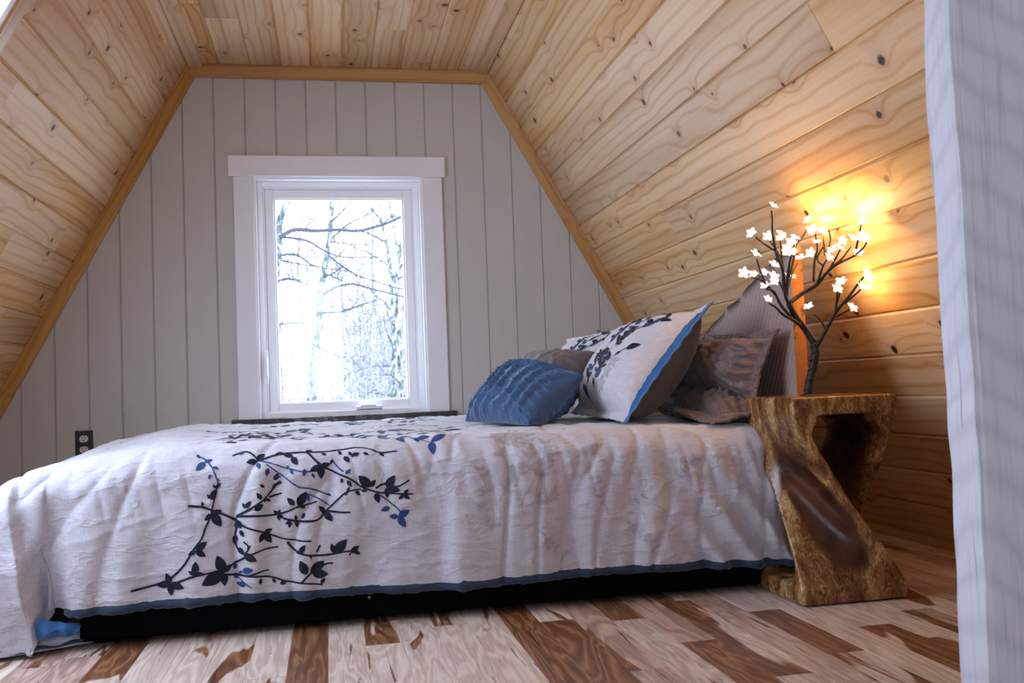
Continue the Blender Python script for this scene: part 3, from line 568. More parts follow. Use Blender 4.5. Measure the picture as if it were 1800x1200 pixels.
ny_ = len(ys)
def hid(s, i, k): return s * ny_ * (NR_ + 1) + i * (NR_ + 1) + k
MI = []
for i in range(ny_ - 1):
    for k in range(NR_):
        F.append((hid(0, i, k), hid(0, i, k + 1), hid(0, i + 1, k + 1), hid(0, i + 1, k))); MI.append(0)
        F.append((hid(1, i, k), hid(1, i + 1, k), hid(1, i + 1, k + 1), hid(1, i, k + 1))); MI.append(0)
    F.append((hid(0, i, NR_), hid(1, i, NR_), hid(1, i + 1, NR_), hid(0, i + 1, NR_))); MI.append(0)
    F.append((hid(0, i, 0), hid(0, i + 1, 0), hid(1, i + 1, 0), hid(1, i, 0))); MI.append(0)
for i in (0, ny_ - 1):
    for k in range(NR_):
        q = (hid(0, i, k), hid(1, i, k), hid(1, i, k + 1), hid(0, i, k + 1))
        F.append(q if i == 0 else q[::-1]); MI.append(1)
me = pyd('hb', V, F)
at_ = me.attributes.new('bark', 'FLOAT', 'POINT'); at_.data.foreach_set('value', BK)
hb = obj('headboard', me, [M_HBF, M_HBE], bed, False); me.polygons.foreach_set('material_index', MI)
hb['label'] = 'rough-sawn live-edge slab, its near end lit orange'

# ------------------------------------------------------------------ comforter
ZT, AF, BF, YIN = .455, .09, .085, 2.445
L1F = math.pi / 2 * math.sqrt((AF * AF + BF * BF) / 2)
XH, XF = 1.222, -.66
def ztop(x, y):
    z = ZT + .004 - .034 * sstep(-.45, -.72, x) ** 1.2
    z += .012 * sstep(2.6, 3.6, y) + .014 * sstep(-.35, -.55, x) * sstep(2.6, 3.2, y) - .010 * sstep(.7, 1.2, x) * sstep(3.0, 2.4, y)
    return z
def nz(x, y, z, s=0): return noise.noise(Vector((x, y, z + s)))
def wr(p, amp=1.0):
    """wrinkle height at a world point"""
    x, y, z = p
    w1 = nz(x * 3, y * 3, z * 3, 5); w2 = nz(x * 3, y * 3, z * 3, 15)
    dz = (ZT - z)
    h = .0040 * nz(x * 7 + w1, y * 5, z * 3.5, 2)
    # soft puckers hanging from the top edge, thin creases crossing them
    r = 1 - abs(nz(x * 11 + w1 * 1.2 + dz * 1.5, y * 6, dz * 2.2, 30)) * 2.6
    h -= .0085 * max(0, r) ** 2.5 * (.35 + .65 * sstep(-.1, .12, dz))
    r = 1 - abs(nz(x * 5 + w2 * .8, y * 12, z * 15 + w1 * .8, 50)) * 3.4
    h += .0020 * max(0, r) ** 3
    r = 1 - abs(nz(x * 15 + w2 + z * 11, y * 12, z * 9 - w2 - x * 7, 80)) * 3.2
    h += .0011 * max(0, r) ** 3
    h += .0006 * nz(x * 40, y * 40, z * 12, 60)
    return h * amp
NU_F = 330; NU_C = 46; NU_B = 60
cols = []       # (kind, x_or_theta_or_y)
for i in range(NU_F): cols.append(('F', XH + (XF - XH) * i / (NU_F - 1)))
for i in range(1, NU_C): cols.append(('C', math.pi / 2 * i / (NU_C - 1)))
for i in range(1, NU_B): cols.append(('B', YIN + (3.84 - YIN) * i / (NU_B - 1)))
NW = 96
def drape(kind, s, tn):
    """tn 0..1 from the top inner edge to the hem -> world point and the arc length"""
    if kind == 'F':
        x = s; base = Vector((x, YIN)); d = Vector((0, -1)); th = 0; a, b = AF, BF; zt = ztop(x, YIN)
        hem = .097 - .006 * math.sin(x * 5) - .017 * sstep(.5, 1.2, x) + .05 * sstep(1.0, 1.22, x) ** 2 * 0
    elif kind == 'C':
        th = s; d = Vector((-math.sin(th), -math.cos(th))); base = Vector((XF, YIN)); zt = ztop(XF, YIN)
        k = math.sin(th) ** 2
        a, b = AF + (.18 - AF) * k, BF + (.17 - BF) * k; hem = None
    else:
        d = Vector((-1, 0)); base = Vector((XF, s)); th = math.pi / 2; a, b = .18, .17; zt = ztop(XF, s); hem = None
    L1 = math.pi / 2 * math.sqrt((a * a + b * b) / 2)
    if kind == 'F': L = L1 + (zt - b - hem)
    elif kind == 'C': 
        q = sstep(.02, .30, th); L = (1 - q) * (L1 + zt - b - .097) + q * (L1 + zt - b - .004)
    else: L = L1 + zt - b - .004
    r = tn * L
    if r < L1:
        ph = r / L1 * math.pi / 2; o = a * math.sin(ph); z = zt - b * (1 - math.cos(ph))
    else: o = a; z = zt - b - (r - L1)
    drop = max(0, (r - L1 * .5)) / .35
    if kind == 'C':
        o += .050 * drop ** 1.2 * math.sin(min(1, th / .35) * math.pi / 2) * (1 + .35 * math.sin(th * 7 + .4)) - .085 * math.cos(th) ** 2 * sstep(.55, 1, tn) * sstep(0, .12, th)
    elif kind == 'B':
        o += .050 * drop ** 1.2 * (1 + .25 * math.sin(s * 9))
    else:
        # the valley beside the corner fold, and slanted folds at the head end
        o -= .040 * drop * math.exp(-((s + .640) / .028) ** 2)
        o += .012 * drop * math.exp(-((s + .53) / .06) ** 2)
        g = sstep(.80, 1.05, s)
        o += g * .016 * min(1, drop) * math.sin((s - .75 * (ZT - z)) * 62 + 1.5 * nz(s * 3, z * 4, 0))
        # soft vertical folds
        fv = 1.1 * nz(s * 7.5 + .6 * z, z * 1.2, 7) + .75 * nz(s * 16 - z, z * 1.6, 17)
        o += .021 * fv * min(1, drop * 1.3) * (1 - .5 * g)
        o += .012 * math.sin(min(1, drop) * math.pi) * .5
        # pinched puckers under the top edge
        pk = max(0, 1 - abs(nz(s * 15 + z * 3, 2, 71)) * 3) ** 2
        o -= .006 * pk * math.exp(-((r - .16) / .07) ** 2)
    if z < .010:
        o += (.010 - z) * .9; z = .010 + .004 * (1 + math.sin(o * 60 + th * 5))
    P_ = Vector((base.x + d.x * o, base.y + d.y * o, z))
    # the corner cloth stands proud of the front panel along a slanting crease
    xc = -.645 - .085 * min(1, z / .42)
    A_ = .034 * sstep(.45, .27, z) * (1 if kind == 'F' else max(0, math.cos(th)) if kind == 'C' else 0)
    P_.y -= A_ * sstep(0, .016, xc - P_.x) * (1 - .55 * sstep(.03, .20, xc - P_.x))
    P_.y += .5 * A_ * math.exp(-((P_.x - xc - .012) / .022) ** 2)
    return P_, r
D0 = np.zeros((len(cols), NW, 3)); ARC = np.zeros((len(cols), NW))
for i, (k_, s_) in enumerate(cols):
    for j in range(NW):
        p, r = drape(k_, s_, j / (NW - 1)); D0[i, j] = p; ARC[i, j] = r
def normals(G, flip=1):
    du = np.gradient(G, axis=0); dv = np.gradient(G, axis=1)
    n_ = np.cross(du, dv); n_ /= np.linalg.norm(n_, axis=-1, keepdims=True) + 1e-12
    return n_ * flip
ND = normals(D0)
if ND[NU_F // 2, NW // 2, 1] > 0: ND = -ND
for i in range(len(cols)):
    for j in range(NW):
        D0[i, j] += ND[i, j] * wr(D0[i, j], 1.15) * (1 if j < NW - 1 else 1)
# top patch shares the inner edge of the front and foot rows
NYT = 110
ysT = [YIN + (3.84 - YIN) * (j / (NYT - 1)) for j in range(NYT)]
T0 = np.zeros((NU_F, NYT, 3))
for i in range(NU_F):
    x = cols[i][1]
    for j, y in enumerate(ysT):
        z = ztop(x, y)
        z += .010 * max(0, nz(x * 4, y * 4, 3)) * sstep(2.5, 2.9, y)
        z -= .05 * sstep(3.72, 3.86, y) ** 2
        p = (x, y, z); T0[i, j] = (x, y, z + wr(p, 1.25))
T0[:, 0] = D0[:NU_F, 0]
V = D0.reshape(-1, 3).tolist(); F = []
def dI(i, j): return i * NW + j
for i in range(len(cols) - 1):
    for j in range(NW - 1):
        F.append((dI(i, j), dI(i, j + 1), dI(i + 1, j + 1), dI(i + 1, j)))
off = len(V); V += T0.reshape(-1, 3).tolist()
def tI(i, j): return off + i * NYT + j
for i in range(NU_F - 1):
    for j in range(NYT - 1):
        F.append((tI(i, j), tI(i + 1, j), tI(i + 1, j + 1), tI(i, j + 1)))
# far side and head end tucked down
for i in range(NU_F - 1):
    a, b = tI(i, NYT - 1), tI(i + 1, NYT - 1)
    va, vb = V[a], V[b]; s = len(V); V += [(va[0], va[1] + .03, va[2] - .05), (vb[0], vb[1] + .03, vb[2] - .05), (va[0], va[1] + .03, .24), (vb[0], vb[1] + .03, .24)]
    F += [(a, b, s + 1, s), (s, s + 1, s + 3, s + 2)]
for j in range(NYT - 1):
    a, b = tI(0, j), tI(0, j + 1); va, vb = V[a], V[b]; s = len(V)
    V += [(va[0] + .02, va[1], va[2] - .03), (vb[0] + .02, vb[1], vb[2] - .03)]
    F += [(a, b, s + 1, s)]
for j in range(NW - 1):   # turned-in head edge of the front drape
    a, b = dI(0, j), dI(0, j + 1); va, vb = V[a], V[b]; s = len(V)
    V += [(va[0] + .012, va[1] + .02, va[2]), (vb[0] + .012, vb[1] + .02, vb[2])]
    F += [(a, s, s + 1, b)]
NCLOTH = len(F)
# printed sprays: ribbons and leaves laid into the cloth surface
GA = np.concatenate([T0[:, ::-1][:, :-1], D0[:NU_F]], axis=1)      # rows: far..near..hem
GN = normals(GA)
if GN[NU_F // 2, 30, 2] < 0: GN = -GN
tl = [-(y - YIN) for y in ysT][::-1][:-1]
def surf(x, t):
    fi = (XH - x) / (XH - XF) * (NU_F - 1); fi = min(max(fi, 0), NU_F - 1.001); i = int(fi); fu = fi - i
    if t < 0:
        fj = (t - tl[0]) / (0 - tl[0]) * len(tl)
    else:
        fj = len(tl) + t / ARC[i, -1] * (NW - 1)
    fj = min(max(fj, 0), GA.shape[1] - 1.001); j = int(fj); fv = fj - j
    w00, w10, w01, w11 = (1 - fu) * (1 - fv), fu * (1 - fv), (1 - fu) * fv, fu * fv
    p = GA[i, j] * w00 + GA[i + 1, j] * w10 + GA[i, j + 1] * w01 + GA[i + 1, j + 1] * w11
    n_ = GN[i, j] * w00 + GN[i + 1, j] * w10 + GN[i, j + 1] * w01 + GN[i + 1, j + 1] * w11
    return p, n_ / np.linalg.norm(n_)
def ribbon(V, F, MI, sf, pts, w0, w1, mi, lift=.0010, step=.006):
    q = []
    n = len(pts)
    for k in range(n - 1):
        p0 = pts[max(k - 1, 0)]; p1 = pts[k]; p2 = pts[k + 1]; p3 = pts[min(k + 2, n - 1)]
        K = max(2, int(math.hypot(p2[0] - p1[0], p2[1] - p1[1]) / step))
        for m_ in range(K):
            t = m_ / K
            q.append(tuple(.5 * (2 * p1[c] + (p2[c] - p0[c]) * t + (2 * p0[c] - 5 * p1[c] + 4 * p2[c] - p3[c]) * t * t + (3 * p1[c] - p0[c] - 3 * p2[c] + p3[c]) * t ** 3) for c in (0, 1)))
    q.append(pts[-1]); s = len(V); N_ = len(q)
    for k, c in enumerate(q):
        a = q[max(k - 1, 0)]; b = q[min(k + 1, N_ - 1)]; dx, dy = b[0] - a[0], b[1] - a[1]; L = math.hypot(dx, dy) or 1
        nx_, ny__ = -dy / L, dx / L; w_ = (w0 + (w1 - w0) * k / (N_ - 1)) * (.85 + .3 * R())
        for sg in (-1, 0, 1):
            p, n_ = sf(c[0] + nx_ * w_ * sg, c[1] + ny__ * w_ * sg); V.append(tuple(p + n_ * lift))
    for k in range(N_ - 1):
        for m_ in (0, 1):
            a = s + k * 3 + m_; F.append((a, a + 1, a + 4, a + 3)); MI.append(mi)
def leaf(V, F, MI, sf, b, tip, mi, wf=.30, lift=.0012, fat=1.0):
    dx, dy = tip[0] - b[0], tip[1] - b[1]; L = math.hypot(dx, dy)
    if L < 1e-4: return
    n = max(6, int(L / .004)); s = len(V); ux, uy = dx / L, dy / L
    wmax = max(.0035, L * wf) * fat
    for k in range(n + 1):
        f_ = k / n; w_ = wmax * math.sin(math.pi * f_ ** .8) ** .8 * .5 * 1.25 if 0 < f_ < 1 else .0006
        for sg in (-1, -.5, 0, .5, 1):
            p, n_ = sf(b[0] + ux * L * f_ - uy * w_ * sg, b[1] + uy * L * f_ + ux * w_ * sg); V.append(tuple(p + n_ * lift))
    for k in range(n):
        for m_ in range(4):
            a = s + k * 5 + m_; F.append((a, a + 1, a + 6, a + 5)); MI.append(mi)
MI = [0] * NCLOTH
for c, pl in PRINT_STEMS: ribbon(V, F, MI, surf, pl, .0029 if c == 'd' else .0016, .0018, 1 if c == 'd' else 2)
for c, x0, t0, x1, t1 in PRINT_LEAVES: leaf(V, F, MI, surf, (x0, t0), (x1, t1), 1 if c == 'd' else 2, .46)
rp = random.Random(8)
def spray(x, t, ang, L, mi, sf, wid=.002, lf=.030, V=V, F=F, MI=MI, aniso=1.0, both=True):
    pts = [(x, t)]; a = ang
    for k in range(6):
        a += rp.uniform(-.22, .22); x += math.cos(a) * L / 6; t += math.sin(a) * L / 6 * aniso; pts.append((x, t))
        if k and rp.random() < .8:
            for sg in ((-1, 1) if both else (rp.choice((-1, 1)),)):
                b = a + sg * rp.uniform(.6, 1.2); l_ = lf * rp.uniform(.6, 1.2)
                leaf(V, F, MI, sf, pts[-1], (x + math.cos(b) * l_, t + math.sin(b) * l_), mi, .38)
    ribbon(V, F, MI, sf, pts, wid, wid * .6, mi)
for k in range(30):      # the print runs on across the top of the bed
    spray(rp.uniform(-.50, .30), -rp.uniform(.02, 1.25), rp.uniform(-.9, .9), rp.uniform(.18, .34), rp.choice((1, 1, 2)), surf, .0022, .042)
for k in range(15):
    spray(rp.uniform(.28, .52), rp.uniform(-.1, .36), rp.uniform(-2, 1), rp.uniform(.08, .18), 3, surf, .0012, .024)
for k in range(5):
    spray(rp.uniform(.6, .95), rp.uniform(.05, .3), rp.uniform(-2, 1), rp.uniform(.06, .12), 3, surf, .001, .018)
# the corner tail that lies on the floor
me = pyd('comforter', V, F)
bm = bmesh.new(); bm.from_mesh(me)
lay = bm.faces.layers.int.new('mi')
bm.faces.ensure_lookup_table()
for i, f_ in enumerate(bm.faces): f_[lay] = MI[i]
cv = [v_ for v_ in bm.verts if v_.index < off + NU_F * NYT + 4 * (NU_F + NYT + NW) and all(f_[lay] == 0 for f_ in v_.link_faces)]
bmesh.ops.remove_doubles(bm, verts=cv, dist=.0004)
MI2 = [f_[lay] for f_ in bm.faces]
bm.faces.layers.int.remove(lay)
bm.to_mesh(me); bm.free()
comf = obj('comforter', me, [M_COMF, M_NAVY, M_BLUEP, M_FAINT]); me.polygons.foreach_set('material_index', MI2)
tag(comf, 'pale lilac-grey comforter printed with navy leafy branches, draped over the bed', 'comforter')
# blue lining showing under the hem
V = []; F = []
hemc = D0[:, -1]; hn = ND[:, -1]
prof = [(-.004, .008), (-.001, .003), (.002, -.005), (.001, -.013), (-.004, -.018), (-.011, -.016), (-.020, -.002), (-.028, .02)]
nl = NU_F - 6
for i in range(nl):
    pu = .5 + .5 * nz(i * .13, 3, 1) + .35 * nz(i * .4, 5, 1)
    out_ = Vector((hn[i][0], hn[i][1], 0)); out_.normalize()
    sc_ = .7 + .55 * pu
    for (o_, z_) in prof:
        p = Vector(hemc[i]) + out_ * (o_ * 1.0 + .003 * pu) + Vector((0, 0, z_ * (sc_ if z_ < 0 else 1)))
        p.z = max(p.z, .004); V.append(tuple(p))
for i in range(nl - 1):
    for j in range(len(prof) - 1):
        a = i * len(prof) + j; F.append((a, a + 1, a + len(prof) + 1, a + len(prof)))
lin = obj('lining', pyd('lining', V, F), M_LINING, comf); lin['label'] = 'slate blue lining along the hem'
# folded corner: tail of cloth on the floor with the lining turned out
def sheet(fn, nu, nv): 
    V = [fn(i / (nu - 1), j / (nv - 1)) for i in range(nu) for j in range(nv)]
    F = [(i * nv + j, i * nv + j + 1, (i + 1) * nv + j + 1, (i + 1) * nv + j) for i in range(nu - 1) for j in range(nv - 1)]
    return V, F
def tail(u, v):
    x = -.90 + .325 * u
    top = (.115 + .020 * math.sin(u * 6)) * (1 - u) ** 1.1 + .030 + .006 * math.sin(u * 9)
    top = top if u < .93 else top * (1 - (u - .93) / .07 * .7)
    z = .006 + (top - .006) * v
    y = 2.335 + .06 * (v ** 1.4) - .012 * math.sin(v * math.pi) - .01 * math.sin(u * 5) + .075 * u ** 2
    return (x, y + .003 * nz(x * 20, z * 20, 0), z)
V, F = sheet(tail, 60, 16)
tl_ = obj('corner_tail', pyd('tail', V, F), M_COMF, comf)
V, F = sheet(lambda u, v: (-.90 + .328 * u, 2.330 - .010 * math.sin(u * 5) + .075 * u ** 2 + .012 * math.cos(v * 3.14), .004 + .017 * v + .004 * math.sin(u * 30) * v), 50, 6)
obj('hem_edge', pyd('hem_edge', V, F), M_LINING, comf)
def turned(u, v):
    x = -.675 + .085 * u
    z = .088 - .030 * u + (-.048 + .026 * u) * v + .006 * math.sin(u * 11 + v * 4) * math.sin(v * 3)
    y = 2.345 + .035 * u + .020 * math.sin(v * 3.1) * (-1) + .004 * math.sin(u * 16)
    return (x, y, max(.012, z))
V, F = sheet(turned, 26, 12)
o_ = obj('turned_corner', pyd('turned', V, F), M_BAND, comf); o_['label'] = 'bright blue lining folded outwards'

# ------------------------------------------------------------------ pillows
def pillow(name, corners, T, mats, label, cat, seed, n=64, flange=0.0, band=None, fold=.006, ruche=0, sag=0.0, bow=.06, prints=None, group=None, wscale=1.0, twist=0, backT=None):
    BL, BR, TL, TR = [Vector(c) for c in corners]
    Uu = ((BR - BL) + (TR - TL)).normalized(); Vv = ((TL - BL) + (TR - BR)).normalized(); Nn = Uu.cross(Vv).normalized()
    W_ = ((BR - BL).length + (TR - TL).length) / 2; H_ = ((TL - BL).length + (TR - BR).length) / 2
    fl = flange
    def mid(u, v):
        uu = (u + 1) / 2; vv_ = (v + 1) / 2
        # edges drawn in between the corners
        cu = u * (1 - bow * (1 - v * v) * abs(u) ** 3); cv_ = v * (1 - bow * (1 - u * u) * abs(v) ** 3)
        uu, vv_ = (cu + 1) / 2, (cv_ + 1) / 2
        p = BL * (1 - uu) * (1 - vv_) + BR * uu * (1 - vv_) + TL * (1 - uu) * vv_ + TR * uu * vv_
        p += Nn * (sag * (u * u - .4) + twist * u * v)
        return p
    def thick(u, v):
        fu = fl / W_ * 2; fv = fl / H_ * 2
        a = min(1, abs(u) / (1 - fu)); b = min(1, abs(v) / (1 - fv))
        t = (max(0, 1 - a ** 2.6) * max(0, 1 - b ** 2.6)) ** .52
        return t
    def disp(u, v, s):
        p = Vector((u * W_ * 1.0, v * H_, s * 3 + seed * 7.3))
        th = thick(u, v)
        e_ = max(abs(u), abs(v))
        w1 = noise.noise(p * 3.2) ; w2 = noise.noise(p * 3.2 + Vector((9, 9, 9)))
        r = 1 - abs(noise.noise(Vector((p.x * 7 + w1 * 1.6, p.y * 7 + w2 * 1.6, p.z)))) * 2.3
        h = fold * .9 * max(0, r) ** 3
        r = 1 - abs(noise.noise(Vector((p.x * 15 + w2 * 2.4, p.y * 15 + w1 * 2.4, p.z + 5)))) * 2.4
        h += fold * .45 * max(0, r) ** 3
        h += fold * .9 * noise.noise(p * 6)
        # gathers radiating from the seams
        g = sstep(.55, .97, e_) * (1 if th > 0 else .4)
        along = p.y if abs(u) > abs(v) else p.x
        h += fold * .7 * g * math.sin(along * 95 + 6 * noise.noise(p * 5))
        if ruche:
            q = u * 3.3 - v * .7 + .60 * noise.noise(Vector((u * 1.3, v * 1.6, seed))) + .25 * math.sin(v * 3 + u)
            q *= 1.05; f_ = q - math.floor(q)
            h += ruche * (f_ ** 1.6 if f_ < .88 else (1 - f_) / .12 * .8) * (.3 + .7 * min(1, th * 1.5))
            q = u * 1.3 + v * 3.4 + .8 * noise.noise(Vector((u * 1.7, v * 1.1, seed + 4)))
            f_ = abs(q - math.floor(q) - .5) * 2
            h += ruche * .28 * max(0, 1 - f_ * 6) * min(1, th * 1.5)
        return h * wscale * (.35 + .65 * min(1, th * 2.2))
    grids = []
    for s in (1, -1):
        G = np.zeros((n + 1, n + 1, 3))
        tt_ = T if s > 0 else (backT or T)
        for i in range(n + 1):
            u = math.sin((-1 + 2 * i / n) * math.pi / 2) * .35 + (-1 + 2 * i / n) * .65
            for j in range(n + 1):
                v = math.sin((-1 + 2 * j / n) * math.pi / 2) * .35 + (-1 + 2 * j / n) * .65
                rim = (i in (0, n)) or (j in (0, n))
                p = mid(u, v)
                if not rim: p = p + Nn * s * (tt_ * thick(u, v) + .0015) + Nn * s * disp(u, v, s)
                else: p = p + Nn * .003 * math.sin(u * 30 + v * 26)
                p.z = max(p.z, floor_z(p.x, p.y))
                G[i, j] = p
        grids.append(G)
    V = grids[0].reshape(-1, 3).tolist(); F = []; MI = []
    N1 = n + 1
    def uvp(i): return math.sin((-1 + 2 * i / n) * math.pi / 2) * .35 + (-1 + 2 * i / n) * .65
    for i in range(n):
        for j in range(n):
            F.append((i * N1 + j, (i + 1) * N1 + j, (i + 1) * N1 + j + 1, i * N1 + j + 1))
            u, v = uvp(i + .5), uvp(j + .5); mi = 0
            if band and u > 1 - band: mi = 1
            MI.append(mi)
    idx = {}
    for i in range(N1):
        for j in range(N1):
            if i in (0, n) or j in (0, n): idx[i, j] = i * N1 + j
            else: idx[i, j] = len(V); V.append(grids[1][i, j].tolist())
    bi = len(mats) - 1 if len(mats) > 2 else (1 if len(mats) > 1 and not band else 0)
    for i in range(n):
        for j in range(n):
            F.append((idx[i, j], idx[i, j + 1], idx[i + 1, j + 1], idx[i + 1, j])); MI.append(bi)
    if prints:
        Gf = grids[0]; Gn = normals(Gf)
        if float(np.dot(Gn[n // 2, n // 2], Nn)) < 0: Gn = -Gn
        us = np.array([uvp(i) for i in range(N1)])
        def sf(a, b):
            u = min(.999, max(-.999, a / (W_ / 2))); v = min(.999, max(-.999, b / (H_ / 2)))
            i = int(np.searchsorted(us, u)) - 1; j = int(np.searchsorted(us, v)) - 1
            i = min(max(i, 0), n - 1); j = min(max(j, 0), n - 1)
            fu = (u - us[i]) / (us[i + 1] - us[i]); fv = (v - us[j]) / (us[j + 1] - us[j])
            W4 = ((1 - fu) * (1 - fv), fu * (1 - fv), (1 - fu) * fv, fu * fv)
            p = Gf[i, j] * W4[0] + Gf[i + 1, j] * W4[1] + Gf[i, j + 1] * W4[2] + Gf[i + 1, j + 1] * W4[3]
            n_ = Gn[i, j] * W4[0] + Gn[i + 1, j] * W4[1] + Gn[i, j + 1] * W4[2] + Gn[i + 1, j + 1] * W4[3]
            return p, n_ / (np.linalg.norm(n_) + 1e-9)
        prints(V, F, MI, sf, W_ / 2, H_ / 2)
    me = pyd(name, V, F)
    o = obj(name, me, mats); me.polygons.foreach_set('material_index', MI)
    tag(o, label, cat, group)
    return o
def floor_z(x, y):
    return ztop(min(max(x, XF), XH), max(y, YIN)) + .006 if (-.6 < x < 1.26 and y > 2.40) else .40
def sham_print(V, F, MI, sf, wa, hb_):
    def S_(pts, w=.0017, mi=3): ribbon(V, F, MI, sf, [(a * wa, b * hb_) for a, b in pts], w, w * .7, mi, .0012)
    def L_(a, b, c, d, mi=3): leaf(V, F, MI, sf, (a * wa, b * hb_), (c * wa, d * hb_), mi, .34, .0014)
    rr = random.Random(4)
    sh_ = .44
    stems = [[(-.30, .97), (-.33, .75), (-.40, .45), (-.46, .2), (-.52, -.1), (-.60, -.4), (-.68, -.7), (-.62, -.93)],
             [(.06, .82), (-.02, .62), (-.12, .35), (-.22, .05), (-.32, -.25), (-.40, -.5), (-.38, -.72)],
             [(.26, .58), (.12, .40), (-.06, .20), (-.20, -.05)],
             [(.10, -.05), (-.10, -.22), (-.28, -.42)]]
    for k, st in enumerate(stems):
        st = [(a + sh_, b) for a, b in st]
        S_(st, .0016)
        for i in range(len(st) - 1):
            for m_ in range(3):
                t = (m_ + rr.random() * .6) / 3
                a = st[i][0] * (1 - t) + st[i + 1][0] * t; b = st[i][1] * (1 - t) + st[i + 1][1] * t
                for sg in (-1, 1):
                    if rr.random() < .55:
                        L_(a, b, a + sg * rr.uniform(.08, .17), b + rr.uniform(.02, .17), 3 if rr.random() < .75 else 4)
    for (a, b) in ((.35, -.45), (.25, -.62), (.42, -.3), (.1, -.7)):
        for q in range(5):
            an = q * 1.256 + a; L_(a, b, a + .12 * math.cos(an), b + .12 * math.sin(an), 5)
        S_([(a, b), (a - .1, b - .25)], .001, 5)
SH = [M_SHAM, M_BAND, M_SLATE, M_NAVY, M_BLUEP, M_FAINT]
# M_SLATE closes the back of the shams
def fix_back(o, n):   # back faces use the slate material
    me = o.data; N2 = n * n
    idx = [p.material_index for p in me.polygons]
    for i in range(N2, 2 * N2): idx[i] = 2
    me.polygons.foreach_set('material_index', idx); me.update()
o = pillow('floral_pillow', [(.800, 3.04, .475), (.808, 2.475, .460), (1.045, 3.10, .765), (1.108, 2.53, .800)], .11, SH,
       'pale floral pillow with a bright blue border, leaning nearest the camera', 'pillow', 1, n=84, flange=.032, band=.115, fold=.003, sag=.012, prints=sham_print, backT=.11, bow=.06)
fix_back(o, 84)
o = pillow('floral_pillow', [(.87, 3.70, .49), (.86, 3.14, .49), (.955, 3.66, .765), (1.09, 3.13, .79)], .075, SH,
       'pale floral pillow mostly hidden, behind the one with the visible blue border', 'pillow', 2, n=64, flange=.03, band=.09, fold=.004, prints=sham_print, bow=.05)
fix_back(o, 64)
pillow('taupe_pillow', [(1.135, 3.00, .48), (1.165, 2.425, .50), (1.215, 3.00, .735), (1.238, 2.400, .715)], .095, [M_BROWN],
       'wrinkled taupe pillow standing against the headboard next to the side table', 'pillow', 3, n=84, flange=.035, fold=.017, bow=.085, backT=.02)
pillow('taupe_pillow', [(1.00, 3.02, .52), (1.02, 2.395, .455), (1.225, 3.02, .52), (1.25, 2.385, .49)], .05, [M_BROWN],
       'crumpled taupe pillow lying flat at the bed edge under the standing taupe one', 'pillow', 4, n=72, flange=.05, fold=.016, bow=.05, wscale=1.3)
pillow('taupe_pillow', [(1.135, 3.76, .49), (1.13, 3.16, .49), (1.10, 3.72, .80), (1.215, 3.16, .76)], .05, [M_BROWN],
       'taupe pillow at the far end of the headboard, only its corner showing', 'pillow', 5, n=40, flange=.03, fold=.006)
pillow('quilted_cushion', [(.61, 3.30, .49), (.70, 2.88, .48), (.73, 3.33, .69), (.87, 2.97, .685)], .08, [M_QUILT],
       'small dark grey-brown quilted cushion tucked behind the blue cushion', 'cushion', 6, n=56, fold=.006, bow=.05)
pillow('ruched_cushion', [(.435, 3.04, .470), (.560, 2.63, .462), (.635, 3.12, .655), (.752, 2.71, .605)], .072, [M_RUCHE],
       'small deep blue ruched cushion with slanting pleats at the front of the pillows', 'cushion', 7, n=110, fold=.004, ruche=.019, bow=.05)

# ------------------------------------------------------------------ twisted wooden side table
t = NT('carved_wood'); v = objc(t)
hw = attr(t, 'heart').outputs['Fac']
sq = t.noise(t.vmul(v, (1, 1, .45)), 85, 4, .65, 2.2)
fig = t.noise(t.vmul(v, (1, 1, .35)), 16, 3, .55, 1.0)
gg = t.math('ADD', t.math('MULTIPLY', sq, .52), t.math('MULTIPLY', fig, .63))
col = t.ramp(gg, [(.40, (.026, .008, .003)), (.50, (.12, .044, .013)), (.60, (.25, .118, .038)), (.73, (.56, .37, .17))])
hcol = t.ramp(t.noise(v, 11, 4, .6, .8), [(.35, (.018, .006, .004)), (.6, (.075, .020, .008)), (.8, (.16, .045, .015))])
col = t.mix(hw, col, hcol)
t.bump(sq, .22, .0015)
t.set(col, .24); M_TAB = t.m
CX, CY, HX, HY, HT = 1.289, 2.305, .147, .139, .524
def ease(z):
    q = min(1, max(0, (z - .035) / (.475 - .035))); return .55 * q + .45 * q * q * (3 - 2 * q)
cornersN = {'A': ((1, -1), (-1, -1)), 'B': ((-1, -1), (-1, 1)), 'C': ((-1, 1), (1, 1)), 'D': ((1, 1), (1, -1))}
def edge(c, z):
    b, tp = cornersN[c]; f_ = ease(z); pn = 1 - .055 * math.sin(math.pi * f_)
    return Vector((CX + (b[0] + (tp[0] - b[0]) * f_) * HX * pn, CY + (b[1] + (tp[1] - b[1]) * f_) * HY * pn, z))
bm = bmesh.new()
NZ_, NC_ = 60, 14
